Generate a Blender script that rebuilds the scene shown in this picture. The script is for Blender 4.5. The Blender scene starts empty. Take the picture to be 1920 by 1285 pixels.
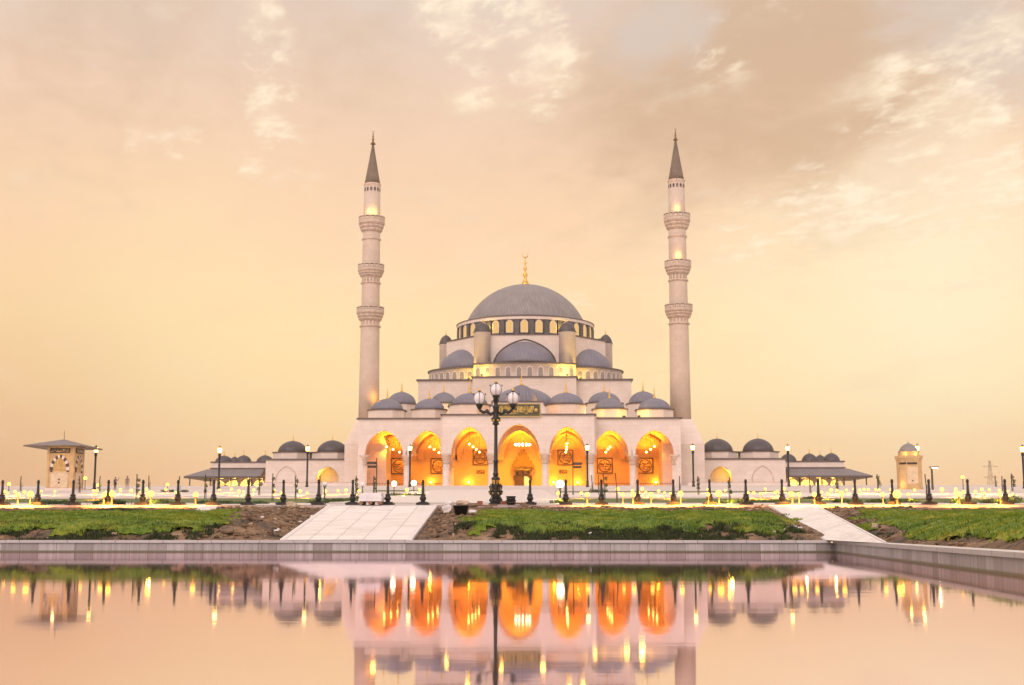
import bpy, math, random
from mathutils import Vector, Matrix, noise
random.seed(7)
PI = math.pi
C = bpy.context.scene.collection
S = bpy.context.scene
R = math.radians

# ------------------------------------------------------------------ camera
F, CX, CY = 2430.0, 960.0, 642.5          # focal length and principal point of the photo (px of its 1920 width)
PITCH, YAW, CZ = R(8.18), R(1.46), 0.52
cam = bpy.data.cameras.new('camera'); camo = bpy.data.objects.new('camera', cam); C.objects.link(camo)
camo.location = (0, 0, CZ); camo.rotation_euler = (PI/2 + PITCH, 0, YAW)
cam.sensor_width = 36; cam.sensor_fit = 'HORIZONTAL'; cam.lens = 36*F/1920
cam.clip_start = 0.05; cam.clip_end = 6000
S.camera = camo
_rt = Vector((math.cos(YAW), math.sin(YAW), 0)); _fh = Vector((-math.sin(YAW), math.cos(YAW), 0)); _zz = Vector((0, 0, 1))
_fw = _fh*math.cos(PITCH) + _zz*math.sin(PITCH); _up = _zz*math.cos(PITCH) - _fh*math.sin(PITCH)
def ray(px, py): return _fw + _rt*((px-CX)/F) + _up*((CY-py)/F)
def W(px, py, Y):
    d = ray(px, py); t = Y/d.y
    return Vector((d.x*t, Y, CZ + d.z*t))
def wx(px, Y, py=880): return W(px, py, Y).x
def wz(py, Y, px=980): return W(px, py, Y).z

# ------------------------------------------------------------------ exposure
S.view_settings.view_transform = 'Standard'; S.view_settings.look = 'None'
S.view_settings.exposure = 0.07; S.view_settings.gamma = 1.0
S.view_settings.use_curve_mapping = False
S.cycles.max_bounces = 6; S.cycles.diffuse_bounces = 3; S.cycles.glossy_bounces = 3
S.cycles.sample_clamp_indirect = 6.0; S.cycles.sample_clamp_direct = 0
S.cycles.caustics_reflective = False; S.cycles.caustics_refractive = False
S.cycles.use_denoising = True

# ------------------------------------------------------------------ node helpers
class NT:
    def __init__(s, nt): s.t = nt
    def n(s, typ, **kw):
        nd = s.t.nodes.new(typ)
        for k, v in kw.items():
            if k == 'inp':
                for kk, vv in v.items(): s.set(nd, kk, vv)
            else: setattr(nd, k, v)
        return nd
    def set(s, nd, key, v):
        sock = nd.inputs[key]
        if isinstance(v, bpy.types.NodeSocket): s.t.links.new(v, sock)
        else: sock.default_value = v
    def m(s, op, a, b=0.0, c=None, clamp=False):
        nd = s.t.nodes.new('ShaderNodeMath'); nd.operation = op; nd.use_clamp = clamp
        s.set(nd, 0, a); s.set(nd, 1, b)
        if c is not None: s.set(nd, 2, c)
        return nd.outputs[0]
    def ramp(s, fac, stops, interp='LINEAR'):
        nd = s.t.nodes.new('ShaderNodeValToRGB'); cr = nd.color_ramp; cr.interpolation = interp
        while len(cr.elements) < len(stops): cr.elements.new(0.5)
        for e, (p, c) in zip(cr.elements, stops): e.position = p; e.color = (*c, 1) if len(c) == 3 else c
        s.set(nd, 0, fac); return nd.outputs[0]
    def mix(s, fac, a, b, blend='MIX'):
        nd = s.t.nodes.new('ShaderNodeMix'); nd.data_type = 'RGBA'; nd.blend_type = blend
        s.set(nd, 0, fac)
        for i, v in ((6, a), (7, b)):
            if isinstance(v, bpy.types.NodeSocket): s.t.links.new(v, nd.inputs[i])
            else: nd.inputs[i].default_value = (*v, 1) if len(v) == 3 else v
        return nd.outputs[2]
    def noise(s, vec, scale, detail=4, rough=.55, dist=0.0):
        nd = s.t.nodes.new('ShaderNodeTexNoise')
        if vec is not None: s.t.links.new(vec, nd.inputs['Vector'])
        nd.inputs['Scale'].default_value = scale; nd.inputs['Detail'].default_value = detail
        nd.inputs['Roughness'].default_value = rough; nd.inputs['Distortion'].default_value = dist
        return nd.outputs['Fac']
    def smooth(s, x, a, b, lo=0.0, hi=1.0):
        nd = s.t.nodes.new('ShaderNodeMapRange'); nd.interpolation_type = 'SMOOTHSTEP'
        s.set(nd, 0, x)
        for i, v in ((1, a), (2, b), (3, lo), (4, hi)): nd.inputs[i].default_value = v
        return nd.outputs[0]

# ------------------------------------------------------------------ world: hazy sunset sky with broken cloud
world = bpy.data.worlds.new('World'); S.world = world; world.use_nodes = True
SUN_EL, SUN_AZ = R(33), R(200)
def build_world():
    nt = NT(world.node_tree); world.node_tree.nodes.clear()
    out = nt.n('ShaderNodeOutputWorld'); bg = nt.n('ShaderNodeBackground')
    world.node_tree.links.new(bg.outputs[0], out.inputs[0])
    tc = nt.n('ShaderNodeTexCoord'); d = tc.outputs['Generated']
    sp = nt.n('ShaderNodeSeparateXYZ', inp={0: d}); x, y, z = sp.outputs
    zc = nt.m('MAXIMUM', z, 0.0)
    col = nt.ramp(zc, [(0.000, (.99, .535, .30)), (0.031, (1.02, .605, .33)), (0.062, (1.02, .69, .37)), (0.105, (1.02, .76, .405)), (0.155, (1.01, .75, .41)),
                       (0.208, (.965, .665, .42)), (0.266, (.90, .62, .42)), (0.331, (.82, .60, .455)), (0.396, (.70, .575, .49)), (0.560, (.84, .72, .66)), (1.000, (.90, .80, .76))])
    def blob(px, py, tight, w=1.0):
        v = ray(px, py).normalized()
        vm = nt.n('ShaderNodeVectorMath', operation='DOT_PRODUCT', inp={0: d, 1: tuple(v)})
        b = nt.m('POWER', nt.m('MAXIMUM', vm.outputs['Value'], 0.0), tight*3.4)
        return nt.m('MULTIPLY', b, w) if w != 1.0 else b
    def total(*bs):
        t = blob(*bs[0])
        for b in bs[1:]: t = nt.m('ADD', t, blob(*b))
        return t
    # cloud coordinates: a flat deck seen in perspective, and plain directions for the fine stuff
    k = nt.m('ADD', zc, .13)
    u = nt.m('DIVIDE', x, k); v = nt.m('DIVIDE', y, k); ang = R(-24)
    uu = nt.m('ADD', nt.m('MULTIPLY', u, math.cos(ang)), nt.m('MULTIPLY', v, -math.sin(ang)))
    vv = nt.m('ADD', nt.m('MULTIPLY', u, math.sin(ang)), nt.m('MULTIPLY', v, math.cos(ang)))
    cv = nt.n('ShaderNodeCombineXYZ', inp={0: uu, 1: nt.m('MULTIPLY', vv, .7), 2: 0.0}).outputs[0]
    n1 = nt.noise(cv, 1.6, 6, .55, .4)
    n2 = nt.noise(cv, 4.4, 8, .6, .25)
    n3 = nt.noise(cv, 11.0, 8, .64, .35)
    n4 = nt.noise(cv, 28.0, 6, .6, .2)
    c1 = nt.m('SUBTRACT', n1, .5); c2 = nt.m('SUBTRACT', n2, .5); c3 = nt.m('SUBTRACT', n3, .5); c4 = nt.m('SUBTRACT', n4, .5)
    # the low sun behind the veil: glow right and left of the mosque; duller towards the far left
    col = nt.mix(blob(1760, 560, 46, .78), col, (1.0, .885, .62))
    col = nt.mix(blob(1440, 560, 60, .35), col, (1.0, .85, .55))
    col = nt.mix(blob(330, 600, 60, .55), col, (1.0, .80, .455))
    col = nt.mix(blob(-60, 900, 26, .62), col, (.72, .395, .215))
    # grey-mauve bank in the upper right, thinner veil upper left
    bank = total((1170, 190, 70, .42), (1350, 165, 60, .62), (1540, 150, 50, .72), (1760, 90, 60, .62), (1230, 300, 80, .05), (330, 40, 40, .42), (640, 110, 60, .30), (60, 60, 60, .3))
    bank = nt.m('ADD', bank, nt.m('ADD', nt.m('MULTIPLY', c1, 1.2), nt.m('MULTIPLY', c2, 1.1)))
    bank = nt.m('ADD', bank, nt.m('MULTIPLY', c3, .9))
    bk = nt.smooth(bank, .10, 1.25)
    col = nt.mix(nt.m('MULTIPLY', bk, .80), col, (.60, .40, .255))
    gap = nt.smooth(nt.m('ADD', total((1290, 50, 500), (1180, 90, 600, .7), (1640, 20, 500, .4), (1800, 15, 160, .75), (1900, 110, 260, .6), (250, 60, 120, .35)), nt.m('ADD', nt.m('MULTIPLY', c2, 1.8), nt.m('MULTIPLY', c3, 1.2))), .30, 1.0)
    col = nt.mix(nt.m('MULTIPLY', gap, .75), col, (.665, .56, .49))
    # soft warm waves lower down
    soft = nt.smooth(nt.m('ADD', c1, nt.m('MULTIPLY', c2, .6)), .02, .26)
    col = nt.mix(nt.m('MULTIPLY', soft, .22), col, (1.0, .80, .55))
    dim = nt.smooth(nt.m('ADD', nt.m('MULTIPLY', c1, -1.0), nt.m('MULTIPLY', c2, .5)), .02, .26)
    col = nt.mix(nt.m('MULTIPLY', dim, .26), col, (.90, .58, .38))
    # bright torn flecks
    where = total((480, 20, 900), (490, 140, 700), (515, 235, 1500, .8), (350, 272, 1800, .8), (265, 262, 2500, .8), (465, 300, 3000, .8), (840, 20, 700), (940, 60, 500), (1040, 90, 900), (1010, 175, 1200, .9), (890, 170, 1200, .8),
                  (1350, 100, 900, .8), (1700, 140, 1200, .9), (1800, 170, 900), (1890, 40, 700), (1680, 290, 420), (1800, 240, 500, .9), (1850, 330, 420), (1400, 440, 420, .8), (1560, 370, 420, .8), (1640, 320, 1200), (1750, 410, 300, .7), (1100, 545, 900, .5), (560, 350, 400, .35), (1470, 30, 900, .6))
    br = nt.m('ADD', nt.m('ADD', nt.m('MULTIPLY', c2, 1.3), nt.m('MULTIPLY', c3, 2.2)), nt.m('MULTIPLY', c4, 1.6))
    br = nt.smooth(nt.m('ADD', br, nt.m('MULTIPLY', nt.m('MINIMUM', where, 1.0), .25)), .02, .78)
    br = nt.m('MULTIPLY', br, nt.smooth(where, .10, .85))
    col = nt.mix(nt.m('MULTIPLY', br, .80), col, (1.04, .89, .68))
    puff = nt.smooth(nt.m('ADD', nt.m('MULTIPLY', where, .5), nt.m('ADD', nt.m('MULTIPLY', c2, 2.0), nt.m('MULTIPLY', c3, 1.0))), .15, .85)
    col = nt.mix(nt.m('MULTIPLY', puff, .40), col, (1.02, .84, .62))
    # the side of the sky behind the camera: pale pink afterglow, unseen, brightened to light the facade
    back = nt.smooth(y, .25, -.45)
    backc = nt.ramp(zc, [(0, (1.10, .86, .78)), (.35, (1.18, .98, .92)), (1, (.92, .82, .80))])
    col = nt.mix(back, col, backc)
    sky = nt.n('ShaderNodeTexSky'); sky.sky_type = 'NISHITA'; sky.sun_disc = False
    sky.sun_elevation = SUN_EL; sky.sun_rotation = SUN_AZ; sky.dust_density = 4
    nish = nt.n('ShaderNodeVectorMath', operation='SCALE', inp={0: sky.outputs[0]}); nish.inputs['Scale'].default_value = .05
    tot = nt.mix(.03, col, nish.outputs[0])
    world.node_tree.links.new(tot, bg.inputs['Color']); bg.inputs['Strength'].default_value = 1.07
build_world()

# soft afterglow from behind the camera's shoulder (overcast: large, weak)
sl = bpy.data.lights.new('sun', 'SUN'); sl.energy = 1.12; sl.angle = R(40); sl.color = (1.0, .81, .68)
so = bpy.data.objects.new('sun', sl); C.objects.link(so)
so.rotation_euler = Vector((math.sin(SUN_AZ)*math.cos(SUN_EL), math.cos(SUN_AZ)*math.cos(SUN_EL), math.sin(SUN_EL))).to_track_quat('Z', 'Y').to_euler()
so.location = (0, -20, 40)

# ------------------------------------------------------------------ materials
def mat(name, fn):
    m = bpy.data.materials.new(name); m.use_nodes = True; t = m.node_tree; t.nodes.clear()
    nt = NT(t); out = nt.n('ShaderNodeOutputMaterial'); sh = fn(nt); t.links.new(sh, out.inputs[0]); return m
def prin(nt, col, rough=.6, metal=0.0, bump=None, spec=.5, bstr=.3, bdist=.02, **kw):
    p = nt.n('ShaderNodeBsdfPrincipled')
    if isinstance(col, bpy.types.NodeSocket): nt.t.links.new(col, p.inputs['Base Color'])
    else: p.inputs['Base Color'].default_value = (*col, 1)
    nt.set(p, 'Roughness', rough); p.inputs['Metallic'].default_value = metal; p.inputs['Specular IOR Level'].default_value = spec
    if bump is not None:
        b = nt.n('ShaderNodeBump'); b.inputs['Strength'].default_value = bstr; b.inputs['Distance'].default_value = bdist
        nt.t.links.new(bump, b.inputs['Height']); nt.t.links.new(b.outputs[0], p.inputs['Normal'])
    return p.outputs[0]
def ocoord(nt): return nt.n('ShaderNodeTexCoord').outputs['Object']
def plain(name, col, rough=.55, metal=0.0, var=.18, scale=3.0):
    def f(nt):
        n = nt.noise(ocoord(nt), scale, 5)
        lo = tuple(c*(1-var) for c in col); hi = tuple(min(1, c*(1+var)) for c in col)
        return prin(nt, nt.ramp(n, [(.3, lo), (.7, hi)]), rough, metal)
    return mat(name, f)
def emit(name, col, st):
    def f(nt):
        e = nt.n('ShaderNodeEmission'); e.inputs[0].default_value = (*col, 1); e.inputs[1].default_value = st
        return e.outputs[0]
    return mat(name, f)
def brickvec(nt, mode):
    sp = nt.n('ShaderNodeSeparateXYZ', inp={0: ocoord(nt)})
    x, y, z = sp.outputs
    if mode == 'wall': return nt.n('ShaderNodeCombineXYZ', inp={0: nt.m('ADD', x, y), 1: z}).outputs[0]
    if mode == 'floor': return nt.n('ShaderNodeCombineXYZ', inp={0: x, 1: y}).outputs[0]
    a = nt.m('ARCTAN2', y, x)                                   # round things: angle against height
    return nt.n('ShaderNodeCombineXYZ', inp={0: a, 1: z}).outputs[0]
def masonry(name, c1, c2, cm, bw, bh, mode='wall', mortar=.012, rough=.55, offset=.5, var=.12, bump=True):
    def f(nt):
        b = nt.n('ShaderNodeTexBrick', offset=offset)
        nt.t.links.new(brickvec(nt, mode), b.inputs['Vector'])
        b.inputs['Color1'].default_value = (*c1, 1); b.inputs['Color2'].default_value = (*c2, 1); b.inputs['Mortar'].default_value = (*cm, 1)
        b.inputs['Scale'].default_value = 1; b.inputs['Brick Width'].default_value = bw; b.inputs['Row Height'].default_value = bh
        b.inputs['Mortar Size'].default_value = mortar; b.inputs['Mortar Smooth'].default_value = .3
        o = ocoord(nt)
        n = nt.noise(o, .35, 6, .6); n2 = nt.noise(o, 5, 4)
        f_ = nt.m('ADD', nt.m('MULTIPLY', n, .7), nt.m('MULTIPLY', n2, .3))
        sh = nt.ramp(f_, [(.3, (1-var, 1-var, 1-var*1.1)), (.7, (1, 1, 1))])
        col = nt.mix(1.0, b.outputs['Color'], sh, 'MULTIPLY')
        return prin(nt, col, rough, bump=nt.m('SUBTRACT', 1.0, b.outputs['Fac']) if bump else None)
    return mat(name, f)
M = {}
M['marble'] = masonry('white marble cladding', (.83, .72, .665), (.78, .665, .61), (.60, .50, .45), 1.6, .8, var=.17)
M['shaft'] = masonry('minaret stone', (.66, .53, .445), (.61, .485, .405), (.50, .395, .33), .7, 1.1, mode='round', mortar=.015, var=.12)
M['carved'] = plain('carved stone', (.58, .455, .375), .7, var=.25, scale=1.6)
M['trim'] = plain('dark lead trim', (.115, .085, .085), .5)
M['lead'] = masonry('lead dome sheets', (.24, .23, .30), (.205, .20, .27), (.165, .155, .19), .131, 1.15, mode='round', mortar=.010, rough=.45, var=.28)
M['lead2'] = masonry('lead dome sheets large', (.33, .29, .305), (.285, .255, .275), (.20, .175, .19), .049, 1.1, mode='round', mortar=.005, rough=.5, var=.30)
M['leadsm'] = masonry('lead dome sheets small', (.098, .078, .092), (.078, .062, .076), (.045, .038, .045), .196, .9, mode='round', mortar=.012, rough=.42, var=.25)
M['drum'] = plain('dark drum cladding', (.085, .075, .08), .5, var=.3)
M['gold'] = plain('gilded metal', (.75, .47, .12), .35, .9)
M['bronze'] = plain('dark gilded finial', (.20, .12, .04), .45, .6)
M['spire'] = plain('weathered lead spire', (.165, .118, .085), .55, var=.22, scale=.7)
M['wood'] = plain('dark carved wood', (.10, .045, .02), .5, var=.35)
M['plaque'] = plain('ochre plaque', (.58, .36, .17), .6)
M['ink'] = plain('dark lettering', (.035, .02, .012), .5)
M['green'] = plain('dark green sign ground', (.055, .055, .022), .4, var=.3)
M['goldletter'] = plain('gold lettering', (.62, .43, .12), .45, .35)
M['glassdark'] = plain('window glass', (.30, .26, .25), .2)
M['warmglass'] = emit('lit drum window', (1.0, .60, .22), .88)
M['black'] = plain('black painted iron', (.014, .011, .010), .42, var=.4)
M['globe'] = mat('milky glass globe', lambda nt: prin(nt, (.82, .76, .78), .25))
M['roof'] = masonry('grey canopy sheets', (.25, .21, .22), (.22, .19, .20), (.10, .085, .09), .55, 30, mode='floor', mortar=.05, rough=.5, offset=0)
M['roofedge'] = plain('dark fascia', (.10, .075, .07), .5)
M['sand'] = plain('sand coloured stone', (.60, .40, .20), .7, var=.14, scale=1.5)
M['sandlight'] = plain('pale sandstone panel', (.70, .54, .38), .7, var=.12)
M['niche'] = plain('dark carved niche', (.30, .155, .045), .7, var=.4, scale=2.2)
M['ochre'] = plain('ochre stone', (.52, .33, .12), .7, var=.2)
M['earthred'] = plain('dark red voussoir', (.10, .045, .035), .7)
M['bulb'] = emit('warm bulb', (1.0, .62, .13), 15)
M['gbulb'] = emit('garden globe lit', (1.0, .52, .075), 4.6)
M['lantern'] = emit('street lantern lit', (1.0, .66, .20), 9)
M['whitelit'] = emit('white globe lit', (1.0, .80, .50), 9)
M['flood'] = emit('floodlight lens', (1.0, .72, .18), 12)
M['paving'] = masonry('pale marble paving', (.84, .77, .75), (.79, .72, .70), (.55, .49, .48), 1.2, .6, mode='floor', mortar=.012, rough=.38, var=.10)
M['ramp'] = masonry('white ramp slabs', (.92, .885, .885), (.87, .83, .83), (.63, .58, .57), .9, .55, mode='floor', mortar=.022, rough=.35, offset=0, var=.16)
def _ramp(nt):
    uv = nt.n('ShaderNodeTexCoord').outputs['UV']
    b = nt.n('ShaderNodeTexBrick', offset=0.0); nt.t.links.new(uv, b.inputs['Vector'])
    b.inputs['Color1'].default_value = (.92, .885, .885, 1); b.inputs['Color2'].default_value = (.83, .785, .78, 1); b.inputs['Mortar'].default_value = (.52, .46, .45, 1)
    b.inputs['Scale'].default_value = 1; b.inputs['Brick Width'].default_value = .62; b.inputs['Row Height'].default_value = .9
    b.inputs['Mortar Size'].default_value = .016; b.inputs['Mortar Smooth'].default_value = .4
    o = ocoord(nt); n = nt.noise(o, .8, 7, .65); n2 = nt.noise(o, 6, 5, .7)
    st = nt.ramp(nt.m('ADD', nt.m('MULTIPLY', n, .65), nt.m('MULTIPLY', n2, .35)), [(.33, (.74, .70, .66)), (.52, (1, 1, 1))])
    return prin(nt, nt.mix(1.0, b.outputs['Color'], st, 'MULTIPLY'), .4)
M['rampslab'] = mat('white ramp slabs in rows', _ramp)
M['kerb'] = masonry('kerb stone', (.56, .46, .43), (.48, .40, .38), (.28, .22, .2), 1.0, 2, mode='floor', mortar=.015, rough=.6)
M['coping'] = masonry('marble coping', (.66, .60, .62), (.60, .55, .57), (.34, .30, .31), 1.1, 3, mode='wall', mortar=.012, rough=.35, offset=0)
M['leaf'] = plain('dark green leaves', (.045, .075, .018), .6, var=.55, scale=4)
M['lipgrass'] = plain('long grass with painted shade', (.032, .046, .011), .7, var=.6, scale=3)  # shade in the hollows of the lawn lip is put into this dark colour
M['porch'] = masonry('warm porch stone', (.74, .50, .27), (.70, .47, .25), (.58, .38, .2), 1.6, .8, var=.10)  # part of the orange lamp glow is put into this tan base colour
M['leaf2'] = plain('young leaves', (.085, .12, .025), .6, var=.5, scale=4)
M['stake'] = plain('wooden stake', (.11, .075, .05), .8)
M['rock'] = plain('pale limestone', (.50, .38, .28), .85, var=.35)
M['darkrock'] = plain('brown rock', (.20, .14, .10), .9, var=.4)
M['rubber'] = plain('black plastic tub', (.012, .014, .017), .4)
M['bag'] = plain('white plastic sheet', (.72, .68, .68), .5)
M['brown'] = plain('brown board', (.22, .11, .06), .7, var=.3)
M['brick'] = plain('red brick', (.30, .09, .06), .8)
M['cable'] = plain('black cable', (.02, .018, .016), .5)
M['hose'] = plain('pale hose', (.42, .36, .27), .5)
M['whiteboard'] = plain('white stone slab', (.78, .74, .76), .4, var=.08)
M['steel'] = plain('grey galvanised steel', (.30, .25, .22), .5, .3)
M['skin'] = plain('skin', (.30, .17, .11), .6)
M['blueshirt'] = plain('blue cloth', (.03, .07, .22), .8)
M['darkcloth'] = plain('dark cloth', (.05, .05, .07), .85)
M['greycloth'] = plain('beige grey cloth', (.34, .29, .25), .85)
M['hair'] = plain('black hair', (.015, .012, .01), .7)

def _poolwall(nt):
    o = ocoord(nt); sp = nt.n('ShaderNodeSeparateXYZ', inp={0: o})
    along = nt.m('ADD', sp.outputs[0], nt.m('MULTIPLY', sp.outputs[1], 1.0))
    v = nt.n('ShaderNodeCombineXYZ', inp={0: along, 1: sp.outputs[2]}).outputs[0]
    b = nt.n('ShaderNodeTexBrick', offset=0.0); nt.t.links.new(v, b.inputs['Vector'])
    b.inputs['Color1'].default_value = (.60, .565, .60, 1); b.inputs['Color2'].default_value = (.34, .305, .32, 1); b.inputs['Mortar'].default_value = (.20, .17, .16, 1)
    b.inputs['Scale'].default_value = 1; b.inputs['Brick Width'].default_value = .42; b.inputs['Row Height'].default_value = 5
    b.inputs['Mortar Size'].default_value = .006; b.inputs['Bias'].default_value = -.25
    vs = nt.n('ShaderNodeCombineXYZ', inp={0: nt.m('MULTIPLY', along, 9.0), 1: nt.m('MULTIPLY', sp.outputs[2], .5)}).outputs[0]
    st = nt.noise(vs, 1.0, 5, .7)
    col = nt.mix(1.0, b.outputs['Color'], nt.ramp(st, [(.3, (.62, .60, .55)), (.65, (1.08, 1.05, 1.05))]), 'MULTIPLY')
    col = nt.mix(nt.smooth(nt.m('ADD', sp.outputs[2], nt.m('MULTIPLY', nt.m('SUBTRACT', st, .5), .04)), .05, .015), col, (.17, .16, .10))
    return prin(nt, col, .3)
M['poolwall'] = mat('grey veined pool cladding', _poolwall)
def _water(nt):
    o = ocoord(nt)
    mp = nt.n('ShaderNodeMapping', inp={0: o}); mp.inputs['Scale'].default_value = (.6, 1.6, 1)
    n = nt.noise(mp.outputs[0], 1.2, 3)
    b = nt.n('ShaderNodeBump'); b.inputs['Strength'].default_value = .012; b.inputs['Distance'].default_value = .05
    nt.t.links.new(n, b.inputs['Height'])
    g = nt.n('ShaderNodeBsdfGlossy'); g.inputs['Color'].default_value = (.975, .825, .875, 1); g.inputs['Roughness'].default_value = .040
    nt.t.links.new(b.outputs[0], g.inputs['Normal'])
    df = nt.n('ShaderNodeBsdfDiffuse'); df.inputs[0].default_value = (.20, .15, .11, 1)
    fr = nt.n('ShaderNodeFresnel'); fr.inputs[0].default_value = 1.33
    mx = nt.n('ShaderNodeMixShader'); nt.set(mx, 0, nt.m('ADD', nt.m('MULTIPLY', fr.outputs[0], .12), .88, clamp=True))
    nt.t.links.new(df.outputs[0], mx.inputs[1]); nt.t.links.new(g.outputs[0], mx.inputs[2])
    return mx.outputs[0]
M['water'] = mat('still pool water', _water)
def _earth(nt):
    o = ocoord(nt)
    n = nt.noise(o, .9, 8, .65); n2 = nt.noise(o, 7, 6, .7); n3 = nt.noise(o, 30, 3, .6)
    c = nt.ramp(n, [(.34, (.10, .08, .065)), (.48, (.24, .145, .085)), (.60, (.42, .26, .15)), (.7, (.50, .36, .25))])
    c = nt.mix(nt.smooth(n2, .52, .62), c, (.075, .06, .05))
    c = nt.mix(nt.smooth(n3, .66, .72), c, (.46, .36, .28))
    return prin(nt, c, .9, bump=nt.m('ADD', n2, nt.m('MULTIPLY', n3, .4)), bstr=1.0, bdist=.12)
M['earth'] = mat('bare building-site earth', _earth)
def _ground(nt):
    o = ocoord(nt); n = nt.noise(o, .08, 6, .6); n2 = nt.noise(o, 1.5, 5)
    c = nt.ramp(nt.m('ADD', nt.m('MULTIPLY', n, .6), nt.m('MULTIPLY', n2, .4)), [(.3, (.55, .46, .41)), (.7, (.74, .65, .60))])
    return prin(nt, c, .85)
M['ground'] = mat('pale dusty ground', _ground)
def _grassm(nt):
    o = ocoord(nt); n = nt.noise(o, .8, 6, .65); n2 = nt.noise(o, 9, 3)
    f = nt.m('ADD', nt.m('MULTIPLY', n, .7), nt.m('MULTIPLY', n2, .3))
    c = nt.ramp(f, [(.30, (.035, .075, .005)), (.43, (.085, .155, .008)), (.54, (.17, .225, .012)), (.64, (.33, .29, .03)), (.72, (.28, .20, .07))])
    return prin(nt, c, .65, spec=.25)
M['grass'] = mat('lawn grass', _grassm)
def _bed(nt):
    o = ocoord(nt); n = nt.noise(o, .6, 6, .65)
    c = nt.ramp(n, [(.32, (.05, .085, .015)), (.55, (.11, .15, .03)), (.7, (.26, .22, .08))])
    return prin(nt, c, .8)
M['bed'] = mat('planted bed', _bed)
def _far(nt):
    n = nt.noise(ocoord(nt), .02, 4)
    return prin(nt, nt.ramp(n, [(.3, (.22, .17, .14)), (.7, (.30, .23, .18))]), .9)
M['pylon'] = plain('pylon steel', (.34, .25, .20), .7)

# ------------------------------------------------------------------ mesh helpers
class MB:
    def __init__(s): s.v = []; s.f = []; s.sm = []
    def add(s, vs, fs, smooth=False, mx=None):
        o = len(s.v)
        s.v += [tuple(mx @ Vector(p)) if mx else tuple(p) for p in vs]
        s.f += [tuple(i+o for i in f) for f in fs]; s.sm += [smooth]*len(fs); return s
    def box(s, x0, x1, y0, y1, z0, z1, mx=None):
        return s.add([(x0, y0, z0), (x1, y0, z0), (x1, y1, z0), (x0, y1, z0), (x0, y0, z1), (x1, y0, z1), (x1, y1, z1), (x0, y1, z1)],
                     [(0, 3, 2, 1), (4, 5, 6, 7), (0, 1, 5, 4), (1, 2, 6, 5), (2, 3, 7, 6), (3, 0, 4, 7)], mx=mx)
    def hexa(s, p): return s.add(p, [(0, 3, 2, 1), (4, 5, 6, 7), (0, 1, 5, 4), (1, 2, 6, 5), (2, 3, 7, 6), (3, 0, 4, 7)])
    def prism(s, poly, z0, z1, mx=None):
        n = len(poly); vs = [(x, y, z0) for x, y in poly] + [(x, y, z1) for x, y in poly]
        return s.add(vs, [tuple(reversed(range(n))), tuple(range(n, 2*n))] + [(i, (i+1) % n, (i+1) % n+n, i+n) for i in range(n)], mx=mx)
    def xz(s, poly, y0, y1, mx=None):
        n = len(poly); vs = [(x, y0, z) for x, z in poly] + [(x, y1, z) for x, z in poly]
        return s.add(vs, [tuple(range(n)), tuple(reversed(range(n, 2*n)))] + [(i, i+n, (i+1) % n+n, (i+1) % n) for i in range(n)], mx=mx)
    def lathe(s, prof, n=32, c=(0, 0, 0), a0=0.0, a1=2*PI, smooth=True, mx=None, flute=0.0, nf=0, sx=1, sy=1):
        full = abs(a1-a0-2*PI) < 1e-6; k = n if full else n+1
        vs = []
        for r, z in prof:
            for i in range(k):
                a = a0 + (a1-a0)*i/n
                rr = r*(1 + flute*abs(math.cos(a*nf/2)) - flute/2) if nf else r
                vs.append((c[0]+rr*math.cos(a)*sx, c[1]+rr*math.sin(a)*sy, c[2]+z))
        fs = []
        for j in range(len(prof)-1):
            for i in range(n):
                i2 = (i+1) % k
                fs.append((j*k+i, j*k+i2, (j+1)*k+i2, (j+1)*k+i))
        if full:
            if prof[0][0] > 1e-6: fs.append(tuple(reversed(range(k))))
            if prof[-1][0] > 1e-6: fs.append(tuple(range((len(prof)-1)*k, len(prof)*k)))
        return s.add(vs, fs, smooth, mx)
    def tube(s, pts, r, n=6, mx=None):
        pts = [Vector(p) for p in pts]; vs = []; m = len(pts)
        rs = r if isinstance(r, (list, tuple)) else [r]*m
        for i, p in enumerate(pts):
            t = (pts[min(i+1, m-1)] - pts[max(i-1, 0)]).normalized()
            a = t.cross(Vector((0, 0, 1)) if abs(t.z) < .9 else Vector((1, 0, 0))).normalized(); b = t.cross(a)
            for k in range(n):
                q = 2*PI*k/n; vs.append(tuple(p + (a*math.cos(q) + b*math.sin(q))*rs[i]))
        fs = [(j*n+k, j*n+(k+1) % n, (j+1)*n+(k+1) % n, (j+1)*n+k) for j in range(m-1) for k in range(n)]
        fs += [tuple(range(n)), tuple(reversed(range((m-1)*n, m*n)))]
        return s.add(vs, fs, True, mx)
    def ball(s, c, r, n=12, m=8, sz=1.0):
        prof = [(max(1e-7, r*math.sin(PI*i/m)), -r*sz*math.cos(PI*i/m)) for i in range(m+1)]
        return s.lathe(prof, n, c)
    def build(s, name, material, parent=None, loc=None, kind=None):
        me = bpy.data.meshes.new(name); me.from_pydata(s.v, [], s.f); me.materials.append(material)
        me.polygons.foreach_set('use_smooth', s.sm); me.update()
        o = bpy.data.objects.new(name, me); C.objects.link(o)
        if loc is not None: o.location = loc
        if parent is not None: o.parent = parent
        if kind: o['kind'] = kind
        return o
def fixn(o):
    import bmesh
    b = bmesh.new(); b.from_mesh(o.data); bmesh.ops.recalc_face_normals(b, faces=b.faces); b.to_mesh(o.data); b.free(); return o
def tag(o, label=None, cat=None, group=None, kind=None):
    if label: o['label'] = label
    if cat: o['category'] = cat
    if group: o['group'] = group
    if kind: o['kind'] = kind
    return o
def empty(name, loc, label, cat, group=None, rz=0.0):
    o = bpy.data.objects.new(name, None); C.objects.link(o); o.location = loc; o.rotation_euler = (0, 0, rz); o.empty_display_size = .3
    return tag(o, label, cat, group)
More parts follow.
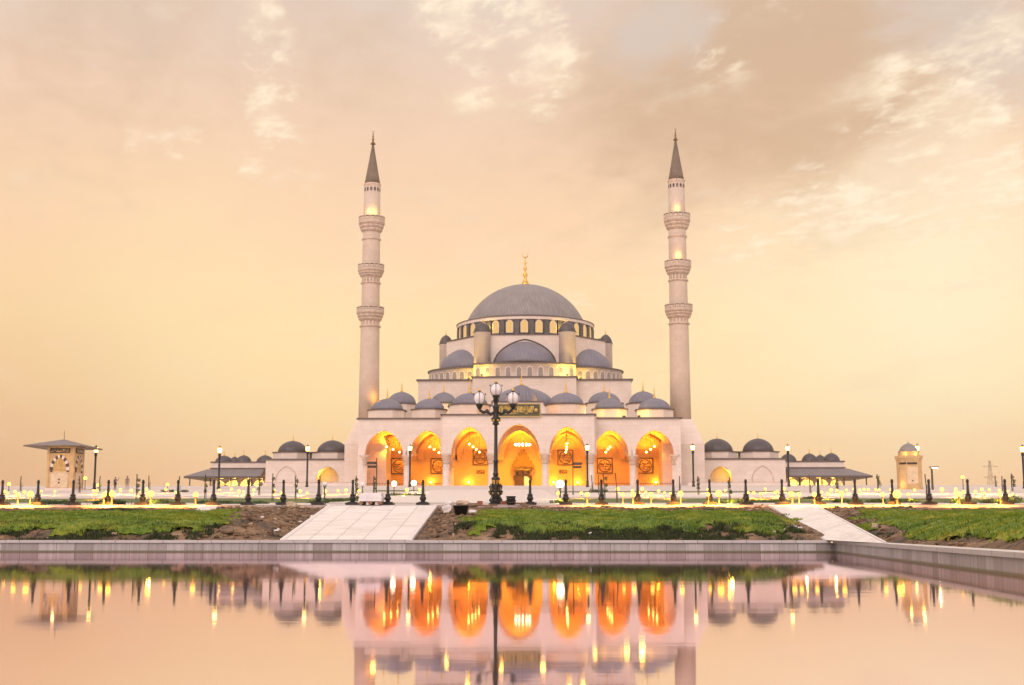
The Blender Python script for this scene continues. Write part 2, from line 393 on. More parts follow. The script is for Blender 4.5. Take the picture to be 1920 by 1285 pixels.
def copy_tree(o, parent=None):
    c = o.copy(); C.objects.link(c)
    if parent is not None: c.parent = parent
    for ch in list(o.children): copy_tree(ch, c)
    return c
def lamp(name, loc, power, col, r=.2, parent=None, typ='POINT', cone=150, up=False):
    l = bpy.data.lights.new(name, typ); l.energy = power; l.color = col
    if typ == 'AREA': l.shape = 'DISK'; l.size = r*2
    else: l.shadow_soft_size = r
    if typ == 'SPOT': l.spot_size = R(cone); l.spot_blend = .6
    o = bpy.data.objects.new(name, l); C.objects.link(o); o.location = loc
    if up: o.rotation_euler = (PI, 0, 0)
    if parent is not None: o.parent = parent
    return o
def arch(hw, rise, n=24, point=.14):
    """pointed arch: (x, z) from -hw to hw above the springing"""
    out = []
    for i in range(n+1):
        t = -PI/2 + PI*i/n; u = math.sin(t)
        out.append((hw*u, rise*((1-point)*math.sqrt(max(0, 1-u*u)) + point*(1-abs(u)))))
    return out
def arch_wall(mb, x0, x1, ztop, zs, arches, y0, y1, n=28):
    """wall slab in the x-z plane standing on its arches; the piers end at the springing zs"""
    xs = [(x0, zs)]
    for xc, hw, rise in arches:
        xs += [(xc+a, zs+b) for a, b in arch(hw, rise, n)]
    xs.append((x1, zs))
    for (xa, za), (xb, zb) in zip(xs, xs[1:]):
        if xb-xa < 1e-6: continue
        mb.add([(xa, y0, za), (xb, y0, zb), (xb, y0, ztop), (xa, y0, ztop), (xa, y1, za), (xb, y1, zb), (xb, y1, ztop), (xa, y1, ztop)],
               [(0, 1, 2, 3), (5, 4, 7, 6), (4, 5, 1, 0), (3, 2, 6, 7)])
    mb.add([(x0, y0, zs), (x0, y0, ztop), (x0, y1, ztop), (x0, y1, zs), (x1, y0, zs), (x1, y0, ztop), (x1, y1, ztop), (x1, y1, zs)], [(0, 1, 2, 3), (7, 6, 5, 4)])
def domeprof(r, h, lip=.0, n=14, point=.06):
    p = []
    if lip: p += [(r+lip, -.0), (r+lip, .12)]
    for i in range(n+1):
        t = PI/2*i/n
        p.append((max(1e-4, r*math.cos(t)), (.12 if lip else 0) + h*((1-point)*math.sin(t) + point*(1-math.cos(t)))))
    return p
def finial(mb, h, c=(0, 0, 0), crescent=False, w=1.0):
    r = h*.10*w
    prof = [(r*1.5, 0), (r*1.1, h*.08), (r*.55, h*.18), (r*.35, h*.26), (r*.8, h*.33), (r*.35, h*.40), (r*.28, h*.46), (r*.6, h*.52), (r*.25, h*.58),
            (r*.2, h*.64), (r*.4, h*.69), (r*.15, h*.74), (r*.12, h*.86), (1e-4, h*(.87 if crescent else 1.0))]
    mb.lathe(prof, 10, c)
    if crescent:
        R_ = h*.075; pts = []
        for i in range(13):
            a = R(-60) - R(240)*0 + R(-240)*i/12 + R(-0); a = R(40) - R(260)*i/12
            pts.append((c[0]+R_*math.cos(a), c[1], c[2]+h*.92+R_*math.sin(a)))
        mb.tube(pts, [h*.004+h*.014*math.sin(PI*i/12) for i in range(13)], 6)
def scribble(mb, x0, x1, z0, z1, y, t, n, rnd, dirx=None):
    """flowing script: long strokes, hooks and dots on a plane y"""
    w = x1-x0; h = z1-z0
    for k in range(n):
        x = x0 + w*(k+.2+.5*rnd.random())/n; kind = rnd.randrange(4)
        if kind == 0: pts = [(x, z0+h*.2), (x+.02*w, z0+h*.95)]
        elif kind == 1: pts = [(x+w/n*1.6*math.cos(a)*.8, z0+h*(.38+.28*math.sin(a))) for a in [PI*.1-i*PI*1.2/7 for i in range(8)]]
        elif kind == 2: pts = [(x+w/n*.7*math.cos(a), z0+h*(.55+.3*math.sin(a))) for a in [i*PI*1.7/8 for i in range(9)]]
        else: pts = [(x, z0+h*.85), (x-w/n*.5, z0+h*.5), (x+w/n*.5, z0+h*.22), (x+w/n*1.2, z0+h*.3)]
        mb.tube([(min(max(a, x0), x1), y, min(max(b, z0), z1)) for a, b in pts], t, 5)
        if rnd.random() < .6: mb.ball((min(x+w/n*.4, x1), y, z0+h*(.1+.8*rnd.random())), t*1.3, 6, 4)
# ------------------------------------------------------------------ ground, pool, paths
K = F/1280.0
YP = 15.6*K                                   # far pool wall
COP = 0.264                                 # top of its coping above the water (z = 0)
def on_plane(px, py, z):
    d = ray(px, py); t = (z-CZ)/d.z; return Vector((d.x*t, d.y*t, z))
PA = Vector((wx(1565, YP, 1015), YP, COP)); PB = on_plane(1920, 1036.5, COP)
WS = (PA.x-PB.x)/(PA.y-PB.y)                # the right pool wall runs askew
def wallx(y): return PA.x + (y-PA.y)*WS
YK, ZK, Z0 = 28.0*K, 1.48, 8.0
YE = YP+.35; YT = YK-.1
KS = (2.28-ZK)/(45*K-YK)
PROF = [(YK, ZK), (45*K, 2.28), (70*K, 4.02), (82*K, 4.88), (120*K, Z0), (1e6, Z0)]
def sst(a, b, x):
    if a > b: a, b, x = -a, -b, -x
    t = min(1, max(0, (x-a)/(b-a))); return t*t*(3-2*t)
rl = [(wx(528, YE, 1012), YE), (wx(770, YE, 1012), YE), (wx(818, YT, 951), YT), (wx(617, YT, 951), YT)]
_c = on_plane(1662, 1018.5, .275)
rr = [(wx(1545, YE, 1013), YE), (_c.x, _c.y), (wx(1529, YT, 951), YT), (wx(1442, YT, 951), YT)]
def ramp_pt(q, s, t):
    a = (q[0][0]+(q[3][0]-q[0][0])*t, q[0][1]+(q[3][1]-q[0][1])*t); b = (q[1][0]+(q[2][0]-q[1][0])*t, q[1][1]+(q[2][1]-q[1][1])*t)
    return (a[0]+(b[0]-a[0])*s, a[1]+(b[1]-a[1])*s, .27+(1.465-.27)*t)
def ramp_near(q, x, y):
    t = (y-q[0][1])/(q[3][1]-q[0][1]); xa = q[0][0]+(q[3][0]-q[0][0])*t
    t2 = (y-q[1][1])/(q[2][1]-q[1][1]); xb = q[1][0]+(q[2][0]-q[1][0])*t2
    d = max(xa-x, x-xb); tt = max(0, min(1, (t+t2)/2))
    return d, .27+1.195*tt
def bank0(x, y):
    df = y-YE
    d = df if x < PA.x else max(df, x-wallx(y)-.36)
    return d, min(1.36, .235 + .32*sst(.3, 2.0, d) + .067/K*max(0, d))
def bank(x, y, rough=True):
    d, z = bank0(x, y)
    if rough:
        f = sst(0, .7, d)*sst(-YK, -YK+.9, -y)
        z += f*(.08*noise.noise((x*.55, y*.8, 1.3)) + .07*noise.noise((x*1.7, y*2.1, 4)) + .06*noise.noise((x*4, y*4, 9)) + .03*noise.noise((x*9, y*9, 2)))
    for q in (rl, rr):
        dd, rz = ramp_near(q, x, y)
        w = 1-sst(.05, 1.1, dd); z = z*(1-w) + (min(z, rz-.07))*w
    return z
def gz(x, y):
    if y < YK: return bank(x, y)
    for (a, p), (b, q) in zip(PROF, PROF[1:]):
        if y <= b: return p + (q-p)*(y-a)/(b-a)
def G(px, py, h=0.0):
    """point of the sloping forecourt seen at a pixel, h above the ground"""
    d = ray(px, py); lo, hi = YK/d.y, 124*K/d.y
    f = lambda t: CZ+d.z*t - gz(d.x*t, d.y*t) - h
    if f(lo) < 0: t = lo
    else:
        n = 400; t = hi
        for i in range(1, n+1):
            a = lo+(hi-lo)*i/n
            if f(a) < 0:
                t0, t1 = lo+(hi-lo)*(i-1)/n, a
                for _ in range(20):
                    m = (t0+t1)/2
                    if f(m) < 0: t1 = m
                    else: t0 = m
                t = t1; break
    y = d.y*t
    return Vector((d.x*t, y, gz(d.x*t, y)))

def grid(name, material, xs, ys, fn, kind='structure', smooth=True, skip=None, parent=None):
    mb = MB(); n = len(xs)
    for y in ys:
        for x in xs: mb.v.append(fn(x, y))
    for j in range(len(ys)-1):
        for i in range(n-1):
            if skip and skip(xs[i], ys[j]): continue
            mb.f.append((j*n+i, j*n+i+1, (j+1)*n+i+1, (j+1)*n+i)); mb.sm.append(smooth)
    return mb.build(name, material, parent, kind=kind)
def fr(a, b, st):
    n = max(1, int(round((b-a)/st))); return [a+(b-a)*i/n for i in range(n+1)]

# one sheet out to the horizon
xs = [-900, -500, -200, -80, 0, 80, 200, 500, 900]
ys = [YK+.05, 45*K, 70*K, 82*K, 120*K, 300, 600, 1000, 1450]
grid('ground', M['ground'], xs, ys, lambda x, y: (x, y, gz(x, y)), smooth=False)
grid('earth_bank', M['earth'], fr(-26, 24, .14), fr(YE-.02, YK, .19), lambda x, y: (x, y, bank(x, y)))
grid('earth_bank', M['earth'], fr(0, 22, .14), fr(-4, YE-.02, .19), lambda x, y: (max(x, wallx(y)+.33), y, bank(max(x, wallx(y)+.33), y)),
     skip=lambda x, y: x < wallx(y)-.2)
grid('pool_floor', M['earth'], [-40, 8], [-8, YP], lambda x, y: (x, y, -.8))
grid('water', M['water'], [-40, 8], [.9, YP+.02], lambda x, y: (x, y, 0))
mb = MB(); mb.box(-40, 30, -8, .88, -.8, .2); mb.build('pool_deck', M['coping'], kind='structure')

pw = MB(); pw.box(-40, PA.x, YP, YP+.3, -.8, COP-.06)
w = pw.build('pool_wall', M['poolwall']); tag(w, 'grey veined marble wall along the far side of the pool', 'pool wall')
cp = MB()
for i in range(-36, 6): cp.box(i*1.1+.004-.2, min(PA.x+.0, (i+1)*1.1-.004-.2), YP-.035, YP+.34, COP-.062, COP)
cp.build('coping', M['coping'], w)
o = MB()
dl = math.hypot(PA.x-PB.x, PA.y-PB.y); ux, uy = (PB.x-PA.x)/dl, (PB.y-PA.y)/dl; nx, ny = -uy, ux   # n points away from the water
def wq(s0, s1, a, b, z0, z1):
    p = lambda s, t, z: (PA.x+ux*s+nx*t, PA.y+uy*s+ny*t, z)
    return [p(s0, a, z0), p(s1, a, z0), p(s1, b, z0), p(s0, b, z0), p(s0, a, z1), p(s1, a, z1), p(s1, b, z1), p(s0, b, z1)]
if nx < 0: nx, ny = -nx, -ny
o.hexa(wq(.0, 38, .0, .3, -.8, COP-.06)); w2 = fixn(o.build('pool_wall', M['poolwall'])); tag(w2, 'grey marble pool wall running forward along the right of the pool', 'pool wall')
o = MB()
for i in range(34): o.hexa(wq(i*1.1+.004-(.035 if i == 0 else 0), (i+1)*1.1-.004, -.035, .34, COP-.062, COP+.001))
fixn(o.build('coping', M['coping'], w2))

# ramps
def ramp(name, q, label):
    mb = MB(); n = 18
    vs = [ramp_pt(q, s, t/n) for t in range(n+1) for s in (0, 1)]
    mb.add(vs, [(2*i, 2*i+1, 2*i+3, 2*i+2) for i in range(n)])
    lo = [(x, y, z-.3) for x, y, z in vs]; k = len(vs)
    mb.add(vs+lo, [(2*i+2, 2*i, k+2*i, k+2*i+2) for i in range(n)] + [(2*i+1, 2*i+3, k+2*i+3, k+2*i+1) for i in range(n)])
    r_ = mb.build('ramp', M['rampslab']); tag(r_, label, 'ramp')
    wd = math.hypot(q[1][0]-q[0][0], q[1][1]-q[0][1]); ln = math.hypot(q[3][0]-q[0][0], q[3][1]-q[0][1]); uvl = r_.data.uv_layers.new(name='slabs')
    for lp in r_.data.loops:
        i = lp.vertex_index % k if False else lp.vertex_index
        j = i if i < k else (i-k) % k
        uvl.data[lp.index].uv = ((j % 2)*wd, (j//2)/n*ln)
    for s0, s1 in ((-.012, .025), (.975, 1.012)):
        e = MB()
        for i in range(n):
            a, b, c, d = (ramp_pt(q, s, t/n) for s, t in ((s0, i), (s1, i), (s1, i+1), (s0, i+1)))
            e.hexa([(p[0], p[1], p[2]-.06) for p in (a, b, c, d)] + [(p[0], p[1], p[2]+.02) for p in (a, b, c, d)])
        e.build('edging', M['whiteboard'], r_)
ramp('ramp', rl, 'wide white paved ramp climbing from the pool to the kerb')
ramp('ramp', rr, 'narrow white paved ramp slanting down to the pool corner')

# kerb and walkway with the bollards
mb = MB(); mb.box(-40, 40, YK-.12, YK+.22, 1.1, ZK); mb.build('kerb', M['kerb'], kind='structure')
mb = MB(); mb.add([(-40, YK+.22, ZK-.004+.02), (40, YK+.22, ZK+.016), (40, YK+3.1*K, ZK+KS*3.1*K+.02), (-40, YK+3.1*K, ZK+KS*3.1*K+.02)], [(0, 1, 2, 3)])
mb.build('walkway', M['paving'], kind='structure')
def sheet(name, pts, material, h, kind='structure'):
    import bmesh
    bm = bmesh.new(); bm.faces.new([bm.verts.new((p.x, p.y, 0)) for p in (G(*q) for q in pts)])
    for cut in (45*K, 70*K, 82*K):
        bmesh.ops.bisect_plane(bm, geom=bm.verts[:]+bm.edges[:]+bm.faces[:], plane_co=(0, cut, 0), plane_no=(0, 1, 0))
    for v in bm.verts: v.co.z = gz(v.co.x, v.co.y)+h
    bmesh.ops.triangulate(bm, faces=bm.faces[:]); bmesh.ops.recalc_face_normals(bm, faces=bm.faces[:])
    me = bpy.data.meshes.new(name); bm.to_mesh(me); bm.free(); me.materials.append(material)
    o = bpy.data.objects.new(name, me); C.objects.link(o); o['kind'] = kind; return o
sheet('avenue', [(600, 944), (1075, 944), (1040, 931), (1022, 920.5), (1012, 918.5), (828, 918.5), (770, 922), (690, 933)], M['paving'], .024)
sheet('path', [(-60, 933), (560, 931), (640, 926), (-60, 927)], M['paving'], .020)
sheet('path', [(1060, 933), (2000, 932), (2000, 925), (1040, 925)], M['paving'], .020)
sheet('path', [(-60, 922.5), (700, 922), (700, 920), (-60, 920.5)], M['paving'], .016)
sheet('lawn_strip', [(-60, 943), (590, 943), (690, 934), (600, 934.5), (-60, 936)], M['bed'], .016)
sheet('lawn_strip', [(1075, 943), (2000, 943), (2000, 935), (1050, 935)], M['bed'], .016)
sheet('lawn_strip', [(560, 921.8), (830, 922), (888, 919.6), (700, 919.4)], M['bed'], .012)
sheet('lawn_strip', [(1045, 923.5), (1500, 923.5), (1500, 921.5), (1040, 921.5)], M['bed'], .012)

# ------------------------------------------------------------------ lawns
def lawn_mask(x, y):
    """>0 inside a lawn; metres from its ragged edge"""
    d = bank0(x, y)[0]
    e = .42*noise.noise((x*.8, y*.7, 2)) + .3*noise.noise((x*2.3, y*1.6, 5))
    front = d-.80+e*.8; backe = 22.9*K - y + e*2.2
    t = (y-16.5*K)/(9.5*K)
    L = (wx(405, 16.5*K, 990)*(1-t) + wx(470, 26*K, 963)*t) - x + e*1.6
    Mi = min(x-(wx(866, 16.5*K, 990)*(1-t) + wx(905, 26*K, 963)*t)+e*1.2, (wx(1452, 17*K, 992)*(1-t)+wx(1405, 26*K, 963)*t)+.6*math.sin(t*3)-x+e*1.8)
    k = x - (wx(1745, 13*K, 1012)*(1-t) + wx(1640, 26*K, 960)*t) + e*2.6 - 1.4*max(0, noise.noise((x*.5, y*.6, 11)))
    hole = 1.6*(.62-noise.noise((x*.45, y*.33, 21))-.35*noise.noise((x*1.6, y*1.1, 23))-.28*sst(2.6, .6, d))
    return min(front, backe, max(L, Mi, k), hole)
def lawn_z(x, y):
    m = lawn_mask(x, y); return bank(x, y) + .02 + .05*sst(0, .25, m) + .03*noise.noise((x*1.3, y*1.3, 3))
for xa, xb, nm in ((-26, -3.2, 0), (-2.2, 6.3, 1), (6.3, 24, 2)):
    step = .13; X = fr(xa, xb, step); Y = fr(YE+.15 if nm < 2 else 2, 26.8*K, .2)
    mb = MB(); idx = {}
    for j, y in enumerate(Y):
        for i, x in enumerate(X):
            if nm == 2 and x < wallx(y)+.4 and y < YE+.05: continue
            m = lawn_mask(x, y)
            if m > -.02:
                idx[i, j] = len(mb.v); mb.v.append((x, y, lawn_z(x, y)))
    for (i, j) in list(idx):
        q = [(i, j), (i+1, j), (i+1, j+1), (i, j+1)]
        if all(k in idx for k in q): mb.f.append(tuple(idx[k] for k in q)); mb.sm.append(True)
    mb.build('lawn', M['grass'], kind='structure')
def blades(name, material, pts, kind='stuff'):
    mb = MB(); rnd = random.Random(3)
    for x, y, z, h, wd in pts:
        a = rnd.random()*2*PI; lx, ly = rnd.gauss(0, .35)*h, rnd.gauss(0, .35)*h
        c, s_ = math.cos(a)*wd, math.sin(a)*wd; o_ = len(mb.v)
        mb.v += [(x-c, y-s_, z), (x+c, y+s_, z), (x+lx, y+ly, z+h)]; mb.f.append((o_, o_+1, o_+2)); mb.sm.append(False)
    o = mb.build(name, material, kind=kind); return o
rnd = random.Random(11); pts = []; lip = []
def inview(x, y):
    p = Vector((x, y, .9-CZ)); dd = p.dot(_fw); 
    if dd < 1: return False
    u = CX + F*p.dot(_rt)/dd; return -160 < u < 2120
while len(pts) < 125000:
    y = rnd.uniform(9, 26.8*K); x = rnd.uniform(-20, 19)
    if not inview(x, y): continue
    m = lawn_mask(x, y)
    if m < 0: continue
    if y < YE and x < wallx(y)+.4: continue
    clump = noise.noise((x*1.1, y*1.1, 7))
    pts.append((x, y, lawn_z(x, y)-.01, (.025+.04*rnd.random())*(1+.9*max(0, clump)) + (.03*rnd.random() if m < .25 else 0), .008+.006*rnd.random()))
blades('grass', M['grass'], pts)
while len(lip) < 24000:
    x = rnd.uniform(-14, 14); y = YE + rnd.uniform(.15, 1.9) if x < PA.x else rnd.uniform(10, YE+1.5)
    d, _ = bank0(x, y)
    if d < .15 or d > 1.9 or not inview(x, y): continue
    if lawn_mask(x, y+.9) < 0 and lawn_mask(x, y+1.7) < 0: continue
    if ramp_near(rl, x, y)[0] < .3 or ramp_near(rr, x, y)[0] < .3: continue
    if noise.noise((x*.9, y*.8, 1))+.5*noise.noise((x*3, y*3, 1)) < -.08: continue
    lip.append((x, y, bank(x, y)-.02, .05+.10*rnd.random(), .010+.012*rnd.random()))
blades('grass', M['lipgrass'], lip)

def clods(name, n, smin, smax, material, seed):
    mb = MB(); rnd = random.Random(seed); k = 0
    while k < n:
        x = rnd.uniform(-13, 14); y = rnd.uniform(YE+.25, YK-.5) if x < PA.x else rnd.uniform(13, YK-.5)
        if not inview(x, y) or lawn_mask(x, y) > -.12: continue
        if bank0(x, y)[0] < .2 or ramp_near(rl, x, y)[0] < .12 or ramp_near(rr, x, y)[0] < .12: continue
        if y > 25.5*K and rnd.random() < .3: continue
        s = smin + (smax-smin)*rnd.random()**4; z = bank(x, y)
        mx = Matrix.Translation((x, y, z+s*.15)) @ Matrix.Rotation(rnd.random()*6, 4, 'Z') @ Matrix.Rotation(rnd.uniform(-.5, .5), 4, 'X') @ Matrix.Diagonal((s, s*rnd.uniform(.6, 1), s*rnd.uniform(.4, .8), 1))
        P = [(rnd.uniform(.6, 1)*a, rnd.uniform(.6, 1)*b, rnd.uniform(.6, 1)*c) for c in (-.6, .6) for a, b in ((-1, -1), (1, -1), (1, 1), (-1, 1))]
        mb.add(P, [(0, 3, 2, 1), (4, 5, 6, 7), (0, 1, 5, 4), (1, 2, 6, 5), (2, 3, 7, 6), (3, 0, 4, 7)], mx=mx); k += 1
    return mb.build(name, material, kind='stuff')
clods('rubble', 5200, .02, .11, M['earth'], 5)
clods('gravel', 700, .015, .05, M['rock'], 6)
# ------------------------------------------------------------------ the mosque
X0 = wx(973, 130*K, 850)
YF, YC, YB = 130.0*K, 127.2*K, 143.0*K            # side front, projecting centre front, back wall of the porch
ZF = wz(917, 130*K)
MY = 260.0
def H(y): return y+150.0                     # the hall stands this much deeper than it was first measured
def hx(px, Y): return abs(px)*Y/F/math.cos(PITCH)*1.0
mosque = empty('mosque', (X0, MY, ZF), 'great white mosque with lead-grey domes above a seven-arched glowing porch', 'mosque')
MX = X0; MI = Matrix.Translation((-X0, -MY, -ZF))
def part(mb, name, material, loc=None, parent=None):
    """part of the mosque, written in world coordinates"""
    if loc is None:
        mb.v = [(x-X0, y-MY, z-ZF) for x, y, z in mb.v] if parent is None else mb.v
        return mb.build(name, material, parent or mosque)
    return mb.build(name, material, parent or mosque, loc=(loc[0]-X0, loc[1]-MY, loc[2]-ZF) if parent is None else loc)

# porch -----------------------------------------------------------
zs_s, zs_c = wz(853, YF), wz(850, YC)       # springings
ztop_s, ztop_c = wz(786, YF), wz(779, YC)
bay = []
def bx(pxoff, Y): return X0 + pxoff*Y/F*.998
sx0, sx1 = X0-bx(303, YF)+X0, bx(303, YF)
half_c = bx(143, YC)-X0
for sgn in (-1, 1):
    mb = MB(); e = bx(303, YF)-X0
    arcs = [(X0+sgn*(bx(172, YF)-X0), bx(33, YF)-X0, wz(807, YF)-zs_s), (X0+sgn*(bx(254, YF)-X0), bx(36, YF)-X0, wz(807, YF)-zs_s)]
    arcs.sort()
    a, b = (X0-e, X0-half_c+.2) if sgn < 0 else (X0+half_c-.2, X0+e)
    arch_wall(mb, a, b, ztop_s, zs_s, arcs, YF, YF+1.3)
    ex = X0+sgn*e
    mb.box(min(ex, ex-sgn*1.0), max(ex, ex-sgn*1.0), YF, YF+1.3, ZF-1.5, zs_s)
    # arch ring standing a little proud
    part(mb, 'porch_wall', M['marble'])
    mb = MB()
    for xc, hw, rise in arcs:
        o_ = arch(hw+.75, rise+.75, 28); i_ = arch(hw+.02, rise+.02, 28)
        for k in range(28):
            q = [o_[k], o_[k+1], i_[k+1], i_[k]]
            mb.xz([(xc+p[0], zs_s+p[1]) for p in q], YF-.10, YF-.01)
    fixn(part(mb, 'arch_moulding', M['marble']))
    mb = MB(); c0, c1 = min(a, b), max(a, b)
    mb.box(c0-.35 if sgn < 0 else c0, c1+.35 if sgn > 0 else c1, YF-.35, YF+1.6, ztop_s+.003, ztop_s+.28)
    part(mb, 'cornice', M['trim'])
arcs = [(X0+k*(bx(92, YC)-X0), (bx(h, YC)-X0), wz(t, YC)-zs_c) for k, h, t in ((-1, 34, 800), (0, 40, 795), (1, 34, 800))]
mb = MB(); arch_wall(mb, X0-half_c, X0+half_c, ztop_c, zs_c, arcs, YC, YC+1.5)
for sgn in (-1, 1): mb.box(X0+sgn*half_c-.45, X0+sgn*half_c+.45, YC+1.5, YF-.003, zs_c, ztop_c-.003)
part(mb, 'porch_wall', M['marble'])
mb = MB()
for xc, hw, rise in arcs:
    o_ = arch(hw+.8, rise+.8, 28); i_ = arch(hw+.02, rise+.02, 28)
    for k in range(28): mb.xz([(xc+p[0], zs_c+p[1]) for p in (o_[k], o_[k+1], i_[k+1], i_[k])], YC-.10, YC-.01)
fixn(part(mb, 'arch_moulding', M['marble']))
mb = MB(); mb.box(X0-half_c-.4, X0+half_c+.4, YC-.4, YC+1.9, ztop_c+.003, ztop_c+.27); part(mb, 'cornice', M['trim'])
# portal frame with its sign
pf0, pf1 = bx(-48, YC), bx(47, YC); pz1 = wz(755, YC)
mb = MB(); mb.box(pf0, pf1, YC-.32, YC+2.2, ztop_c-.02, pz1); part(mb, 'portal_parapet', M['marble'])
mb = MB(); mb.box(pf0-.25, pf1+.25, YC-.55, YC+2.4, pz1+.003, pz1+.28); part(mb, 'cornice', M['trim'])
sg0, sg1, sz0, sz1 = bx(-41, YC), bx(42, YC), wz(782, YC), wz(757.5, YC)
mb = MB(); mb.box(sg0, sg1, YC-.48, YC-.33, sz0, sz1)
sign = part(mb, 'inscription_panel', M['green'])
mb = MB(); rn = random.Random(5)
dx = (-X0, -MY, -ZF)
scribble(mb, sg0+.6-X0, sg1-1.3-X0, sz0+.35-ZF, sz1-.3-ZF, YC-.52-MY, .085, 26, rn)
scribble(mb, sg0+.6-X0, sg1-1.3-X0, sz0+.9-ZF, sz1-.25-ZF, YC-.52-MY, .06, 16, rn)
for xx in (sg0+.02, sg1-.14):
    mb.box(xx-X0, xx+.12-X0, YC-.53-MY, YC-.48-MY, sz0-ZF, sz1-ZF)
for zz in (sz0, sz1-.12):
    mb.box(sg0+.145-X0, sg1-.145-X0, YC-.53-MY, YC-.48-MY, zz-ZF, zz+.12-ZF)
mb.ball((sg1-.85-X0, YC-.5-MY, (sz0+sz1)/2-ZF), .36, 12, 8)
mb.build('lettering', M['goldletter'], sign)

# columns
def column(x, y, zcap, r=.62):
    mb = MB(); mb.lathe([(r*1.5, 0), (r*1.5, .25), (r*1.15, .55), (r, .8), (r*.93, zcap-1.75-ZF)], 20)
    c_ = mb.build('column', M['marble'], mosque, loc=(x-X0, y-MY, 0))
    k = MB(); h0 = zcap-1.75-ZF
    k.lathe([(r*1.0, h0-.14), (r*1.13, h0-.12), (r*1.13, h0), (r*1.0, h0+.02)], 20)
    k.lathe([(r*.96, h0), (r*1.1, h0+.45), (r*1.0, h0+.5), (r*1.3, h0+.95), (r*1.22, h0+1.0), (r*1.5, h0+1.45)], 20, flute=.07, nf=10, smooth=False)
    k.box(-r*1.45, r*1.45, -r*1.4, r*1.4, h0+1.45, h0+1.748)
    k.build('capital', M['carved'], c_)
for off in (-211, -292, 213, 292): column(bx(off, YF), YF+.65, zs_s)
for off in (-136, -50.5, 50.5, 136): column(bx(off, YC), YC+.75, zs_c, .66)
for off in (-211, -127, 127, 213): column(bx(off*1.02, 136*K), 136*K+1, zs_s, .5)

# inside of the porch
xl, xr = X0-(bx(303, YF)-X0)+.3, X0+(bx(303, YF)-X0)-.3
mb = MB(); mb.box(xl-.3, xr+.3, YF-.4, YB+.6, ZF-1.6, ZF); mb.box(X0-half_c-.4, X0+half_c+.4, YC-.7, YF-.403, ZF-1.6, ZF-.003)
part(mb, 'porch_floor', M['marble'])
mb = MB()
for i in range(4): mb.box(X0-10.5-i*.5, X0+5.5+i*.5, YC-1.2-i*.5, YC-.703-i*.5+.0, ZF-1.6, ZF-.16-i*.16)
part(mb, 'steps', M['marble'])
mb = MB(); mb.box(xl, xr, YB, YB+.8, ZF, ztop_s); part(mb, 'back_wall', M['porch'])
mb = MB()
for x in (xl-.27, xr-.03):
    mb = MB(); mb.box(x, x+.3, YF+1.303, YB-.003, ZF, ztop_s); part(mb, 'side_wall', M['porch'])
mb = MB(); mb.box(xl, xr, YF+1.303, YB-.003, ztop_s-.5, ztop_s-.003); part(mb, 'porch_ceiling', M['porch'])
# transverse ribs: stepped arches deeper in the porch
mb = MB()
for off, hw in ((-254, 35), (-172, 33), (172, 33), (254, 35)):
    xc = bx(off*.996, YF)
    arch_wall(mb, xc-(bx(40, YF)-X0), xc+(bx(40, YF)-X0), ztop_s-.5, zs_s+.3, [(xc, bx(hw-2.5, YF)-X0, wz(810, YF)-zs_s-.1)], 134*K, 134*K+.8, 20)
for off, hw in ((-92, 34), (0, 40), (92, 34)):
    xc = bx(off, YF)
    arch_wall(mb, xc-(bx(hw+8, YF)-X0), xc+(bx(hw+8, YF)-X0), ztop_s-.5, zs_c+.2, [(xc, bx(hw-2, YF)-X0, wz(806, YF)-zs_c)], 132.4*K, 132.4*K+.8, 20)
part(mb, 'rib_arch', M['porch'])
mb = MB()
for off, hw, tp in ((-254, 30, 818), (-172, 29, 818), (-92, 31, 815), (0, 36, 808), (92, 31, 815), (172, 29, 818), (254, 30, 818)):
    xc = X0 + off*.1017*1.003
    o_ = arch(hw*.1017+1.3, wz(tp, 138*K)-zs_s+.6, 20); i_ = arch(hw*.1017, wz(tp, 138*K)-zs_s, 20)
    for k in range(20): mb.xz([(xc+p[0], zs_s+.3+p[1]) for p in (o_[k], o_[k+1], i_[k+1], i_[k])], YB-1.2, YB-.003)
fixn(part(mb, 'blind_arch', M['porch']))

# doorway niche
dX = wx(980, YB-.5, 880)
def wb(px): return wx(px, YB-.4, 880)
mb = MB()
for i, (h, z0, z1) in enumerate(((19.5, 880, 871), (16.5, 871, 864), (12, 864, 857), (8, 857, 850), (4, 850, 843))):
    mb.box(dX-h*.112, dX+h*.112, YB-1.3+i*.2, YB-.003, wz(z0, YB)+.002, wz(z1, YB))
part(mb, 'portal_niche', M['niche'])
mb = MB(); mb.box(wb(963), wb(997), YB-1.42, YB-1.303, wz(884, YB), wz(876, YB)); dp = part(mb, 'door_inscription', M['wood'])
mb = MB(); scribble(mb, wb(965)-X0, wb(995)-X0, wz(882.5, YB)-ZF, wz(877.5, YB)-ZF, YB-1.46-MY, .05, 14, rn); mb.build('lettering', M['goldletter'], dp)
mb = MB(); mb.box(wb(967), wb(982), YB-.35, YB-.2, ZF, wz(890, YB)); 
for j in range(3): mb.box(wb(967.8), wb(981.2), YB-.42, YB-.352, ZF+.4+j*1.05, ZF+1.2+j*1.05)
part(mb, 'door', M['wood'])
mb = MB(); mb.box(wb(983), wb(993), YB-.14, YB-.05, ZF, wz(894, YB)); part(mb, 'lit_doorway', emit('light of the hall beyond', (1, .66, .16), 1.6))
mb = MB()
for i in range(9):
    a = PI*i/8; r0 = 15*.112; zc_ = wz(900, YB)
    px_, pz_ = dX+r0*math.cos(a), zc_ + (wz(890, YB)-zc_)*math.sin(a)
    if i % 2 == 0: mb.box(px_-.25, px_+.25, YB-.55, YB-.43, pz_-.1, pz_+.62); mb.ball((px_, YB-.5, pz_+.7), .27, 8, 6)
